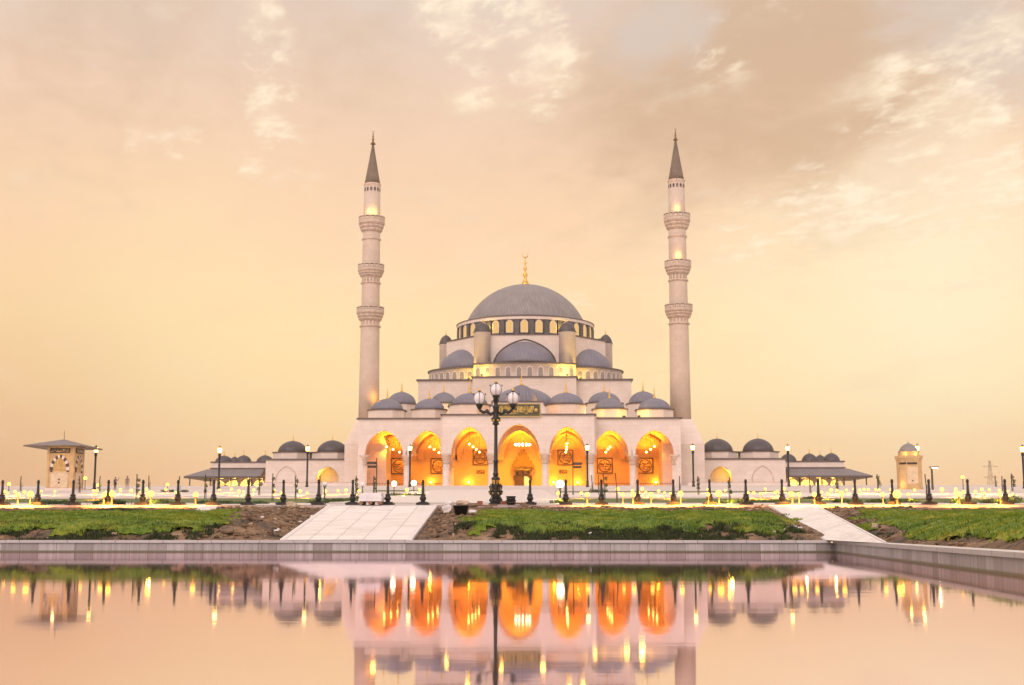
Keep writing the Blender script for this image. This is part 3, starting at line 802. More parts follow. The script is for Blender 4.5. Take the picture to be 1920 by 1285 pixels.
o_ = arch(15*.112, wz(888, YB)-wz(900, YB), 16); i_ = arch(12.6*.112, wz(891, YB)-wz(900, YB), 16)
for k in range(16): mb.xz([(dX+p[0], wz(900, YB)+p[1]) for p in (o_[k], o_[k+1], i_[k+1], i_[k])], YB-.5, YB-.003)
for s_ in (-1, 1): mb.box(dX+s_*1.55-.14, dX+s_*1.55+.14, YB-.5, YB-.003, ZF, wz(900, YB))
fixn(part(mb, 'door_arch', M['wood']))
# railings between outer columns
for a, b in ((bx(-288, YF), bx(-215, YF)), (bx(-207, YF), bx(-140, YF)), (bx(140, YF), bx(209, YF)), (bx(217, YF), bx(288, YF))):
    mb = MB(); mb.box(a, b, YF+.5, YF+.62, ZF+1.0, ZF+1.1); mb.box(a, b, YF+.5, YF+.62, ZF+.12, ZF+.2)
    k = a
    while k < b: mb.box(k, k+.07, YF+.52, YF+.60, ZF+.19, ZF+1.01); k += .32
    part(mb, 'railing', M['brown'])

# round calligraphy plaques on the back wall
wall_names = ['far left', 'second from left', 'third from left', 'third from right', 'second from right', 'far right']
for i, (px, py, half) in enumerate(((748, 874, 13.8), (822, 874, 13.8), (901, 858, 13.8), (1060, 858, 13.8), (1134, 873.5, 13.8), (1210, 873.5, 13.8))):
    p = W(px, py, YB-.2); h = half*YB/F
    t = empty('calligraphy_plaque', (p.x, YB-.002, p.z), ['square ochre plaque with a round calligraphy medallion, half behind the outermost left column',
        'square calligraphy plaque cut by the pillar beside the projecting centre, left side', 'calligraphy plaque above a small dark tablet, left of the lit doorway',
        'calligraphy plaque above a small dark tablet, right of the lit doorway', 'whole calligraphy plaque under a curl of bulbs, two arches right of the doorway',
        'calligraphy plaque in the outermost arch on the right'][i], 'plaque', 'round calligraphy plaques inside the porch')
    b = MB(); b.box(-h, h, -.16, -.0, -h, h); b.build('board', M['plaque'], t)
    b = MB()
    for s_ in (-1, 1): b.box(s_*h-.09, s_*h+.09, -.24, -.163, -h-.09, h+.09); b.box(-h+.093, h-.093, -.24, -.163, s_*h-.09, s_*h+.09)
    ring = [(h*.82*math.cos(a), -.19, h*.82*math.sin(a)) for a in [2*PI*k/24 for k in range(25)]]
    b.tube(ring, .09, 5); b.build('frame', M['ink'], t)
    b = MB(); rn2 = random.Random(i)
    for row in range(3): 
        zz = -h*.55+row*h*.36; ww = h*.8*math.sqrt(max(.1, 1-((zz+h*.18)/h/.8)**2))
        scribble(b, -ww, ww, zz, zz+h*.42, -.2, .045, 5, rn2)
    b.build('lettering', M['ink'], t)
for i, (px, lab) in enumerate(((901, 'small dark wall tablet below the plaque left of the doorway'), (1056, 'small dark wall tablet below the plaque right of the doorway'))):
    p = W(px, 885, YB-.2); t = empty('wall_tablet', (p.x, YB-.002, p.z), lab, 'tablet', 'small tablets inside the porch')
    b = MB(); b.box(-.85, .85, -.15, 0, -.33, .33); b.build('board', M['wood'], t)
    b = MB(); rn2 = random.Random(40+i); scribble(b, -.7, .7, -.26, .26, -.17, .035, 9, rn2); b.build('lettering', M['plaque'], t)

# porch domes on polygonal drums -----------------------------------
def pdome(px, pyb, pyt, halfpx, Y, drum_h, fin, mat_=M['lead'], dz=None, sides=8, cat=None):
    x = wx(px, Y, pyb); zb = wz(pyb, Y); r = halfpx*Y/F; h = (wz(pyt, Y)-zb)
    mb = MB(); mb.lathe(domeprof(r, h, .0), 120, flute=.028, nf=40)
    d_ = mb.build('porch_dome', mat_, mosque, loc=(x-X0, Y-MY, zb-ZF))
    if drum_h:
        k = MB(); a0 = PI/8; rr_ = r*1.22
        k.lathe([(rr_, -drum_h), (rr_, -.22)], sides, a0=a0, a1=a0+2*PI, smooth=False); k.build('drum', M['marble'], d_)
        k = MB(); k.lathe([(rr_+.02, -.215), (rr_+.28, -.2), (rr_+.28, -.02), (r*.98, .02)], sides, a0=a0, a1=a0+2*PI, smooth=False); k.build('eave', M['trim'], d_)
    k = MB(); finial(k, fin, (0, 0, h-.05)); k.build('finial', M['gold'], d_)
    return d_
for off in (-247, 254): pdome(973+off, 769, 747.5, 30, 254, 3.2, 2.6)
for off in (-168, 170): pdome(973+off, 768, 747.5, 28, 254, 3.2, 2.6)
for off in (-92, 88): pdome(973+off, 759.5, 737, 33, 250, 3.6, 3.0)
for px, hp in ((753, 27), (1206, 27)): pdome(px, 758, 734.5, hp, 286, 8, 2.6)
for px, hp in ((832, 24), (1133, 30)): pdome(px, 757, 735.5, hp, 274, 7, 2.4)
# ribbed dome over the portal and the fluted half dome behind
x = wx(978, 246, 750); zb = wz(757, 246)
mb = MB(); mb.lathe(domeprof(2.9, wz(722, 246)-zb, 0), 96, flute=.10, nf=24)
d_ = mb.build('portal_dome', M['lead'], mosque, loc=(x-X0, 246-MY, zb-ZF))
k = MB(); finial(k, 2.6, (0, 0, wz(722, 246)-zb-.05)); k.build('finial', M['gold'], d_)
k = MB(); k.lathe([(3.3, -4), (3.3, -.2), (3.55, -.18), (3.55, .0), (2.9, .03)], 16, smooth=False); k.build('drum', M['marble'], d_)
mb = MB(); mb.lathe(domeprof(6.4, wz(727, 254)-wz(764, 254), 0, n=10), 48, a0=PI, a1=2*PI, sy=.8)
mb.build('half_dome', M['lead'], mosque, loc=(wx(980, 254)-X0, 254-MY, wz(764, 254)-ZF))

# lower blocks of the prayer hall ---------------------------------------------
XH = wx(984, H(150), 700)                       # axis of the hall
def mbox(x0, x1, y0, y1, z0, z1, name, material=M['marble']):
    mb = MB(); mb.box(x0, x1, y0, y1, z0, z1); return part(mb, name, material)
zl = wz(714, H(146)); hw_ = 201*H(146)/F
mbox(XH-hw_, XH+hw_, H(146), H(186), ZF, zl, 'hall_wall')
mbox(XH-hw_-.4, XH+hw_+.4, H(145.6), H(186.4), zl+.003, zl+.35, 'cornice', M['trim'])
zl2 = wz(708, H(143.6)); hw2 = 98*H(143.6)/F
mbox(XH-hw2, XH+hw2, H(143.803), H(145.997), ZF+8, zl2, 'hall_wall')
mbox(XH-hw2-.35, XH+hw2+.35, H(143.45), H(146.4), zl2+.003, zl2+.3, 'cornice', M['trim'])
# apses: windowed half rings with half domes on them
def apse(cx_, cy_, r, zb, zt, a0, a1, nwin, dome_r, dome_h, dcx, dcy, ri=None):
    mb = MB(); mb.lathe([(r, zb), (r, zt-.3), (r+.02, zt-.3)], 64, (cx_, cy_, 0), a0, a1)
    w_ = part(mb, 'apse_wall', M['marble'])
    mb = MB(); mb.lathe([(r-.02, zt-.296), (r+.4, zt-.28), (r+.4, zt), (ri or dome_r*.9, zt+.35)], 64, (cx_, cy_, 0), a0, a1, smooth=False); part(mb, 'cornice', M['trim'])
    for i in range(nwin):
        a = a0+(a1-a0)*(i+.5)/nwin; h = (zt-zb)
        mx = Matrix.Translation((cx_+math.cos(a)*r, cy_+math.sin(a)*r, zb+h*.16)) @ Matrix.Rotation(a+PI/2, 4, 'Z')
        win(mx, .52, h*.42)
    mb = MB(); mb.lathe(domeprof(dome_r, dome_h, 0, 16, .1), 192, flute=.014, nf=64)
    mb.build('semi_dome', M['lead'], mosque, loc=(dcx-X0, dcy-MY, zt+.1-ZF))
def win(mx, hw, h, glass=M['glassdark']):
    pts = [(-hw, 0), (hw, 0)] + [(x_, h+z_) for x_, z_ in reversed(arch(hw, hw*1.15, 10))]
    fr_ = MB(); out = [(-hw-.16, -.12), (hw+.16, -.12)] + [(x_, h+z_) for x_, z_ in reversed(arch(hw+.16, hw*1.15+.16, 10))]
    n = len(pts)
    vs = [(x_, -.10, z_) for x_, z_ in out] + [(x_, -.10, z_) for x_, z_ in pts] + [(x_, .06, z_) for x_, z_ in out] + [(x_, .06, z_) for x_, z_ in pts]
    fs = []
    for i in range(n):
        j = (i+1) % n
        fs += [(i, j, n+j, n+i), (n+i, n+j, 3*n+j, 3*n+i), (j, i, 2*n+i, 2*n+j)]
    fr_.add(vs, fs, mx=MI @ mx)
    f_ = fr_.build('window', M['marble'], mosque)
    g = MB(); g.add([(x_, -.03, z_) for x_, z_ in pts], [tuple(range(n))], mx=MI @ mx); g.build('pane', glass, f_)
zt = wz(681, H(146.5))
apse(XH, H(168.4), 24.0, zl2-.4, zt, PI*1.5-.515, PI*1.5+.515, 10, 7.0, wz(640, H(149))-zt, XH, H(150.6), 16.0)
zt2 = wz(690, H(153))
for s_ in (-1, 1):
    a0, a1 = (PI*.80, PI*1.75) if s_ < 0 else (PI*1.25, PI*2.20)
    apse(XH+s_*12.9, H(161.5), 10.4, zl, zt2, a0, a1, 17, 8.0, wz(651, H(157))-zt2+.4, XH+s_*12.7, H(160))
# octagonal body
zo_f, zo_s = wz(628, H(149)), wz(640, H(162))
oct_ = [(-9.9, H(150.2)), (9.9, H(150.2)), (19.4, H(161.5)), (19.2, H(172)), (9.6, H(182)), (-9.6, H(182)), (-19.2, H(172)), (-19.2, H(161.5))]
mb = MB(); n = 8
zo = wz(629, H(150.5))
mb.prism([(XH+a, b) for a, b in oct_], zl-.2, zo); part(mb, 'hall_body', M['marble'])
mb = MB(); mb.prism([(XH+a*1.012, H(167)+(b-H(167))*1.012) for a, b in oct_], zo+.003, zo+.3); part(mb, 'cornice', M['trim'])
# dark trim of the wall arches over the semi domes
mb = MB(); zt_ = zt
pts_ = [(XH+x_, zt_+.2+z_) for x_, z_ in arch(7.25, wz(639, H(151))-zt_, 30, .22)]
mb.tube([(a, H(150.05), b) for a, b in pts_], .16, 6); part(mb, 'arch_trim', M['trim'])
# turrets
def turret(x, y, r, ztop, capy):
    mb = MB(); mb.lathe([(r, zl), (r, ztop-.25), (r*1.06, ztop-.2), (r*1.06, ztop)], 24, (x, y, 0)); t_ = part(mb, 'turret', M['marble'])
    k = MB(); h = capy-ztop
    k.lathe([(r*1.1, 0), (r*1.1, .1)] + [(max(1e-4, p), q) for p, q in domeprof(r*.98, h, 0, 10, .12)], 48, (x-X0, y-MY, ztop-ZF), flute=.07, nf=16)
    k.build('turret_cap', M['leadsm'], t_)
    k = MB(); finial(k, 1.5, (x-X0, y-MY, capy-ZF-.05)); k.build('finial', M['gold'], t_)
for s_ in (-1, 1):
    turret(XH+s_*9.93, H(149.6), 1.95, wz(624, H(149.6)), wz(604, H(149.6)))
    turret(XH+s_*19.65, H(165.5), 1.6, wz(646, H(165.5)), wz(628, H(165.5)))
# drum, its lit windows, and the great dome
YD = H(167.0); XD = wx(985, YD, 590)
rd = 129*YD/F*.985
z0d, z1d = zo+.3, wz(599, YD-rd)
mb = MB(); mb.lathe([(rd, z0d), (rd, z1d)], 120, (XD, YD, 0)); part(mb, 'dome_drum', M['drum'])
mb = MB(); mb.lathe([(rd+.02, z1d), (rd+.35, z1d+.1), (rd+.35, z1d+.75), (rd-.6, z1d+1.0)], 96, (XD, YD, 0), smooth=False); part(mb, 'drum_cornice', M['marble'])
mb = MB(); mb.lathe([(rd+.36, z1d+.753), (rd+.5, z1d+.76), (rd+.5, z1d+.95), (rd-1.6, z1d+1.5)], 96, (XD, YD, 0), smooth=False); part(mb, 'drum_eave', M['trim'])
NW = 30; hh = z1d-z0d
for i in range(NW):
    a = 2*PI*i/NW + PI/2 + 0.0
    if math.sin(a) > .35: continue          # the far side of the drum is never seen
    mx = Matrix.Translation((XD+math.cos(a)*rd, YD+math.sin(a)*rd, z0d+hh*.14)) @ Matrix.Rotation(a+PI/2, 4, 'Z')
    win(mx, .72, hh*.58, M['warmglass'])
    b_ = a+PI/NW
    mx = MI @ Matrix.Translation((XD+math.cos(b_)*rd, YD+math.sin(b_)*rd, z0d)) @ Matrix.Rotation(b_+PI/2, 4, 'Z')
    k = MB(); k.box(-.55, .55, -.35, .1, 0, hh*.97, mx=mx); k.build('pilaster', M['drum'], mosque)
zdb = z1d+1.3; rdm = rd-1.9; zda = wz(535, YD)
hd_ = zda-zdb; lo_, hi_ = 0.0, 1.2
for _ in range(40):                          # a spherical cap of this height on this radius
    t0_ = (lo_+hi_)/2
    if (1-math.sin(t0_))/math.cos(t0_) > hd_/rdm: lo_ = t0_
    else: hi_ = t0_
Rc = rdm/math.cos(t0_)
mb = MB(); mb.lathe([(rdm+.25, -.12), (rdm+.25, .02)] + [(max(1e-4, Rc*math.cos(t0_+(PI/2-t0_)*i/28)), Rc*(math.sin(t0_+(PI/2-t0_)*i/28)-math.sin(t0_))) for i in range(29)], 256, flute=.008, nf=64)
gd = mb.build('great_dome', M['lead2'], mosque, loc=(XD-X0, YD-MY, zdb-ZF))
k = MB(); finial(k, wz(474, YD)-zda+.3, (0, 0, zda-zdb-.25), True, .95); k.build('finial', M['gold'], gd)

# ------------------------------------------------------------------ minarets
def minaret(px0, px1, rows, label, glow):
    """rows: photo measurements (y of tip, cone top, eave, balconies ...)"""
    Y = 258.0; pa = W(px0, 770, Y); x = pa.x
    k = Y/F; zb = wz(790, Y, px0); base = ZF
    t = empty('minaret', (x, Y, base), label, 'minaret', 'the two minarets')
    zz = lambda py: wz(py, Y, px0)-base
    # pedestal: square, tapering
    hw = 38.5*k; hs = 20*k; mb = MB(); z1, z2 = zz(835), zz(788)
    mb.box(-hw, hw, -hw, hw, -.5, z1)
    mb.add([(-hw, -hw, z1), (hw, -hw, z1), (hw, hw, z1), (-hw, hw, z1), (-hs, -hs, z2), (hs, -hs, z2), (hs, hs, z2), (-hs, hs, z2)],
           [(0, 1, 5, 4), (1, 2, 6, 5), (2, 3, 7, 6), (3, 0, 4, 7), (4, 5, 6, 7)])
    mb.build('pedestal', M['marble'], t)
    b = rows['bal']                          # (rail top, rail foot, corbel foot, ring)
    prof = [(19.4*k, z2), (18.6*k, zz(700)), (17.8*k, zz(b[2][3])), (17.3*k, zz(b[2][0])), (16.9*k, zz(b[1][3])), (16.8*k, zz(b[1][0])),
            (16.4*k, zz(b[0][3])), (15.9*k, zz(b[0][0])), (15.5*k, zz(rows['eave'])-.02)]
    mb = MB(); mb.lathe(prof, 48, flute=.03, nf=16)
    mb.build('shaft', M['shaft'], t)
    for i, (rt, rf, cf, rg) in enumerate(b):
        r0 = (16.2, 17.0, 17.8)[i]*k; R_ = (25, 25, 26)[i]*k
        mb = MB(); c0, c1 = zz(cf), zz(rf)
        mb.lathe([(r0, zz(rg)+.0), (r0*1.0, c0), (r0*1.08, c0+.05)], 32)
        for j in range(3):                   # muqarnas tiers
            a, bb = c0+(c1-c0)*j/3, c0+(c1-c0)*(j+1)/3
            ra, rb = r0*1.05+(R_-r0*1.05)*(j/3)**.7, r0*1.05+(R_-r0*1.05)*((j+1)/3)**.7
            mb.lathe([(ra, a), (rb*.985, a+(bb-a)*.55), (rb, a+(bb-a)*.6), (rb, bb-.02)], 48, flute=.035, nf=24)
        mb.lathe([(r0*1.03, zz(rg)-.2), (r0*1.14, zz(rg)-.1), (r0*1.14, zz(rg)+.15), (r0*1.03, zz(rg)+.22)], 32)
        bl = mb.build('balcony', M['carved'], t)
        mb = MB(); zr = zz(rt)
        mb.lathe([(R_, c1+.003), (R_, c1+.25), (R_*.94, c1+.25), (R_*.94, c1+.02)], 32, smooth=False)
        mb.lathe([(R_*1.0, zr-.16), (R_*1.02, zr-.15), (R_*1.02, zr), (R_*.94, zr), (R_*.94, zr-.16)], 32, smooth=False)
        for j in range(16):
            a = 2*PI*j/16; mx = Matrix.Rotation(a, 4, 'Z')
            mb.box(R_*.94, R_*1.01, -.10, .10, c1+.2, zr-.1, mx=mx)
            mx = Matrix.Rotation(a+PI/16, 4, 'Z'); mb.box(R_*.955, R_*.985, -.33, .33, c1+.32, zr-.3, mx=mx)
        mb.build('balustrade', M['shaft'], bl)
    ze = zz(rows['eave'])
    mb = MB()
    for j in range(14):
        a = 2*PI*j/14; mx = Matrix.Rotation(a, 4, 'Z')
        mb.xz([(-.20, -1.35), (.20, -1.35), (.20, -.75), (0, -.5), (-.20, -.75)], -15.75*k, -15.3*k, mx=Matrix.Translation((0, 0, ze)) @ mx)
    fixn(mb.build('window_band', M['ink'], t))
    mb = MB(); mb.lathe([(15.5*k, ze-.3), (17.0*k, ze+.15), (17.0*k, ze+.32), (15.4*k, ze+.42)], 32, smooth=False); mb.build('eave', M['carved'], t)
    zt_ = zz(rows['tip'])
    mb = MB(); mb.lathe([(15.3*k, ze+.4), (13.4*k, ze+(zt_-ze)*.16), (1.5*k, zt_)], 32, flute=.02, nf=16); mb.build('spire', M['spire'], t)
    mb = MB(); finial(mb, zz(rows['top'])-zt_, (0, 0, zt_-.1), True, 1.25); mb.build('finial', M['bronze'], t)
    return t, Y, k, zz
mL = minaret(691.5, 0, dict(bal=[(408, 418, 437, 450), (497, 507, 521, 532), (577, 586, 603, 613)], eave=349, tip=270, top=243),
             'slender minaret left of the mosque, its top balcony glowing only faintly', 0)
mR = minaret(1276, 0, dict(bal=[(402, 413, 432, 445), (490, 500, 516, 527), (572, 582, 598, 608)], eave=342, tip=262, top=238),
             'slender minaret right of the mosque, lamps burning on its two upper balconies', 1)
# ------------------------------------------------------------------ domed wings beside the mosque
def wing(sgn, b0, b1, doms, open_c, blind_c, label):
    Y = 262.0; k = Y/F
    x0, x1 = wx(b0, Y), wx(b1, Y); zt = wz(862.5, Y)
    t = empty('domed_wing', ((x0+x1)/2, Y, ZF), label, 'building', 'low wings with two domes')
    ox, oy, oz = t.location
    def L(mb, name, m, p=None):
        mb.v = [(a-ox, b-oy, c-oz) for a, b, c in mb.v]; return mb.build(name, m, p or t)
    xa, ha = wx(open_c, Y, 900), 21*k; zsp = wz(897, Y)
    TH = 3.2; mb = MB(); arch_wall(mb, x0, x1, zt, zsp, [(xa, ha, wz(875, Y)-zsp)], Y, Y+TH)
    mb.box(x0, xa-ha, Y, Y+TH, ZF-1, zsp); mb.box(xa+ha, x1, Y, Y+TH, ZF-1, zsp)
    mb.box(x0, x0+.5, Y+TH+.003, Y+14, ZF-1, zt-.003); mb.box(x1-.5, x1, Y+TH+.003, Y+14, ZF-1, zt-.003); mb.box(x0+.503, x1-.503, Y+TH+.003, Y+14, zt-.5, zt-.006)
    L(mb, 'wall', M['marble'])
    mb = MB(); mb.box(xa-ha*1.6, xa+ha*1.6, Y+TH+.9, Y+TH+1.3, ZF-1, zt-.6); L(mb, 'inner_wall', M['marble'])
    mb = MB(); mb.box(x0-.3, x1+.3, Y-.3, Y+14.3, zt+.003, zt+.28); L(mb, 'cornice', M['trim'])
    mb = MB(); xc = wx(blind_c, Y, 890); o_ = arch(20*k, wz(873, Y)-zsp, 20, .3); i_ = arch(19*k, wz(874.5, Y)-zsp, 20, .3)
    for j in range(20): mb.xz([(xc+p[0], zsp+p[1]) for p in (o_[j], o_[j+1], i_[j+1], i_[j])], Y-.12, Y-.003)
    for s_ in (-1, 1): mb.box(xc+s_*19.5*k-.055, xc+s_*19.5*k+.055, Y-.12, Y-.003, ZF, zsp)
    fixn(L(mb, 'blind_arch', M['carved']))
    for pc, hp, yt in doms:
        Yc = Y+4.6; x = wx(pc, Yc, 848); zb = wz(848, Yc); r = hp*Yc/F; h = wz(yt, Yc)-zb
        mb = MB(); mb.lathe(domeprof(r, h, 0, 14, .08), 120, flute=.026, nf=40); d_ = mb.build('dome', M['leadsm'], t, loc=(x-ox, Yc-oy, zb-oz))
        q = MB(); q.lathe([(r*1.34, zt-zb+.28), (r*1.34, -.22)], 8, a0=PI/8, a1=PI/8+2*PI, smooth=False); q.build('drum', M['marble'], d_)
        q = MB(); q.lathe([(r*1.35, -.215), (r*1.43, -.2), (r*1.43, -.02), (r*.98, .03)], 8, a0=PI/8, a1=PI/8+2*PI, smooth=False); q.build('eave', M['trim'], d_)
        q = MB(); finial(q, wz(812, Yc)-wz(yt, Yc)+.1, (0, 0, h-.1)); q.build('finial', M['gold'], d_)
    lamp('porch_light', (xa+sgn*ha*.62-ox, Y+1.9-oy, wz(888, Y)-oz), 190, (1, .52, .03), .2, t)
wing(-1, 498, 656, [(549, 27.5, 826), (623.5, 28.5, 825)], 614, 537, 'low two-domed wing left of the mosque with one lit archway')
wing(1, 1311, 1473, [(1345, 28.5, 823), (1421.5, 28.5, 823)], 1352, 1430, 'low two-domed wing right of the mosque with one lit archway')

def pavilion(sgn, pin, pout_eave, pout_top, pout_drum, doms, label):
    Y = 268.0; Ye = 263.0
    xin, xe, xt, xd = wx(pin, Y), wx(pout_eave, Ye), wx(pout_top, Y-1), wx(pout_drum, Y)
    t = empty('canopied_pavilion', ((xin+xd)/2, Y, ZF), label, 'building', 'canopied pavilions at the ends of the wings')
    ox, oy, oz = t.location
    def L(mb, name, m, p=None):
        mb.v = [(a-ox, b-oy, c-oz) for a, b, c in mb.v]; return fixn(mb.build(name, m, p or t))
    ze0, ze1, zt_, zd0, zd1 = wz(896, Ye), wz(892.5, Ye), wz(879.5, Y-1), wz(877, Y), wz(865, Y)
    a, b = sorted((xin, xe)); c, d = sorted((xin, xt))
    mb = MB(); mb.hexa([(a, Ye, ze1), (b, Ye, ze1), (b, Y+14, ze1), (a, Y+14, ze1), (c, Y-1, zt_), (d, Y-1, zt_), (d, Y+9, zt_), (c, Y+9, zt_)])
    L(mb, 'canopy_roof', M['roof'])
    mb = MB(); mb.box(a, b, Ye, Y+14, ze0, ze1-.003); L(mb, 'fascia', M['roofedge'])
    e, f = sorted((xin, xd))
    mb = MB(); mb.box(e, f, Y, Y+8.5, zt_-.2, zd1-.25); L(mb, 'parapet', M['marble'])
    mb = MB(); mb.box(e-.25, f+.25, Y-.3, Y+8.8, zt_+.1, zt_+.33); mb.box(e-.2, f+.2, Y-.2, Y+8.7, zd1-.247, zd1); L(mb, 'cornice', M['trim'])
    for pc, hp, yt, dy in doms:
        Yc = Y+2.6+dy; x = wx(pc, Yc, 865); zb = zd1; r = hp*Yc/F; h = wz(yt, Yc)-zb
        mb = MB(); mb.lathe([(r*1.1, 0), (r*1.1, .1)]+domeprof(r, h, 0, 12, .1), 40, flute=.01, nf=40); d_ = mb.build('dome', M['leadsm'], t, loc=(x-ox, Yc-oy, zb-oz))
        q = MB(); finial(q, 1.5, (0, 0, h-.05)); q.build('finial', M['gold'], d_)
    # arcade under the canopy
    n = 4; step = (xd-xin)/n; arcs = sorted([(xin+step*(i+.5), abs(step)*.43, abs(step)*.40) for i in range(n)]); zs = wz(909, Y)
    mb = MB(); arch_wall(mb, e, f, ze0-.003, zs, arcs, Y+1, Y+1.6, 16); L(mb, 'arcade', M['marble'])
    for i in range(n+1):
        mb = MB(); mb.lathe([(.34, ZF-.4), (.26, ZF+.3), (.24, zs-.5), (.42, zs)], 12, (xin+step*i, Y+1.3, 0)); L(mb, 'arcade_column', M['marble'])
    mb = MB(); mb.box(e, f, Y+7.5, Y+8, ZF-.5, ze0-.003); L(mb, 'back_wall', M['marble'])
    for i in range(4):
        x = xin + (xe-xin)*(.12+.27*i)
        mb = MB(); mb.tube([(x, Ye+.7, ZF-1), (x, Ye+.7, ze0)], .12, 8); L(mb, 'post', M['black'])
    for i in (0, 1, 2, 3): lamp('arcade_light', (xin+step*(i+.5)-ox, Y+4.2-oy, ze0-.9-oz), 800, (1, .56, .11), .2, t)
pavilion(-1, 498, 345, 389, 396, [(420, 16.5, 853.5, 0), (457, 14.5, 853, 0), (497, 16, 853, 0), (440, 12, 856, 7)], 'canopied arcade with small domes at the far left end of the left wing')
pavilion(1, 1473, 1636, 1590, 1583, [(1478, 15, 851.5, 0), (1518, 14.5, 851, 0), (1559, 15.5, 850.5, 0), (1538, 12, 854, 7)], 'canopied arcade with small domes at the far right end of the right wing')

# low boundary walls in front of the wings
def low_wall(p0, p1, yt, yb, Y, label, m=M['marble']):
    mb = MB(); a, b = wx(p0, Y), wx(p1, Y); zt = wz(yt, Y); z0 = gz(0, Y)-.3
    mb.box(-(b-a)/2, (b-a)/2, 0, .35, 0, zt-z0)
    o = mb.build('boundary_wall', m, loc=((a+b)/2, Y, z0)); tag(o, label, 'wall')
    q = MB(); q.box(-(b-a)/2-.05, (b-a)/2+.05, -.05, .40, zt-z0+.003, zt-z0+.09); q.build('coping', M['carved'], o)
low_wall(486, 668, 905, 925, 231, 'low white boundary wall in front of the left domed wing')
low_wall(1290, 1482, 905, 920, 231, 'low white boundary wall in front of the right domed wing')
low_wall(-80, 330, 922, 930, 197, 'long low pale wall along the ground left of the left pavilion')
low_wall(1640, 2010, 921, 930, 197, 'long low pale wall along the ground right of the right pavilion')
low_wall(1456, 1520, 912.5, 919, 222, 'low brown wall with a flat top before the right pavilion', M['brown'])

# ------------------------------------------------------------------ kiosks
def kiosk_left():
    Y = 171.0; k = Y/F; x0, x1 = wx(87.5, Y, 880), wx(138.5, Y, 880); w = x1-x0; dp = w
    zb, zt = wz(922, Y), wz(836, Y)
    t = empty('tiled_kiosk', ((x0+x1)/2, Y+dp/2, zb), 'square sandstone kiosk with red-and-white arch and wide flat pyramid roof', 'kiosk')
    H = zt-zb; hw, hd = w/2, dp/2
    mb = MB(); mb.box(-hw, hw, -hd, hd, -.5, H); mb.build('body', M['sand'], t)
    mb = MB(); mb.box(-hw-.22, hw+.22, -hd-.22, hd+.22, -.5, .52); mb.build('plinth', M['marble'], t)
    ox0, ox1 = -hw-37*k, hw+18*k; oy0, oy1 = -hd-1.6, -hd+7.0; ac = ((ox0+ox1)/2, (oy0+oy1)/2)
    mb = MB(); ze = H+.1; za = H + 14.5*k
    mb.add([(ox0, oy0, ze), (ox1, oy0, ze), (ox1, oy1, ze), (ox0, oy1, ze), (ac[0], ac[1], za+.12)], [(0, 1, 4), (1, 2, 4), (2, 3, 4), (3, 0, 4), (3, 2, 1, 0)])
    r_ = mb.build('roof', M['roof'], t)
    mb = MB(); mb.box(ox0-.05, ox1+.05, oy0-.05, oy1+.05, ze-.16, ze-.003); mb.build('fascia', M['spire'], r_)
    mb = MB(); mb.tube([(ac[0], ac[1], za), (ac[0], ac[1], za+1.25)], [.06, .03], 6); mb.build('roof_pole', M['steel'], r_)
    for face, fw in ((0, hw), (1, hd)):
        mx = Matrix.Translation((0, -hd, 0)) if face == 0 else Matrix.Translation((hw, 0, 0)) @ Matrix.Rotation(PI/2, 4, 'Z')
        s = fw/hw; u = w/51.0                                    # metres per photo px on the front
        b = MB(); b.box(-20*u*s, 17*u*s, -.09, -.003, 72*u, 81*u, mx=mx); pn = b.build('text_panel', M['ink'], t)
        b = MB(); rn = random.Random(3+face); sc = MB(); scribble(sc, -18*u*s, 15*u*s, 73.5*u, 79.5*u, -.11, .035, 10, rn)
        sc.v = [tuple(mx @ Vector(p)) for p in sc.v]; sc.build('lettering', M['sandlight'], pn)
        b = MB(); b.box(-17*u*s, 15*u*s, -.06, -.003, 8*u, 34*u, mx=mx); b.box(-19*u*s, 17*u*s, -.08, -.003, 34.2*u, 36*u, mx=mx); b.build('lower_panel', M['sandlight'], t)
        b = MB()
        for zz in (17, 23): b.lathe([(.0001, -.0), (1.6*u, 0), (1.6*u, .03)], 12, mx=mx @ Matrix.Translation((-1*u, -.09, zz*u)) @ Matrix.Rotation(PI/2, 4, 'X'))
        b.build('roundel', M['earthred'], t)
        A = arch(18.5*s*u, 29*u, 24, .1); Bn = arch(12.5*s*u, 23*u, 24, .1); z0 = 40*u; cx_ = -1.2*u*s
        dark, light = MB(), MB()
        for i in range(24):
            tgt = dark if (i//2) % 2 == 0 else light
            tgt.xz([(cx_+p[0], z0+p[1]) for p in (A[i], A[i+1], Bn[i+1], Bn[i])], -.10, -.003, mx=mx)
        for s_ in (-1, 1): dark.box(cx_+s_*15.5*s*u-1.6*u*s, cx_+s_*15.5*s*u+1.6*u*s, -.1, -.003, 36.2*u, 40*u, mx=mx)
        fixn(dark.build('dark_voussoirs', M['earthred'], t)); fixn(light.build('light_voussoirs', M['marble'], t))
        b = MB(); b.xz([(cx_+p[0], z0+p[1]) for p in Bn], -.05, -.003, mx=mx); fixn(b.build('tympanum', M['ochre'], t))
        for s_ in (-1, 1):
            fr_ = MB(); fr_.box(s_*fw-s_*.15-.15, s_*fw-s_*.15+.15, -.05, -.004, .53, H-.003, mx=mx); fr_.build('corner_pilaster', M['sand'], t)
    lamp('soffit_light', (hw*.2, -hd-1.2, H-.5), 25, (1, .6, .2), .2, t)
kiosk_left()
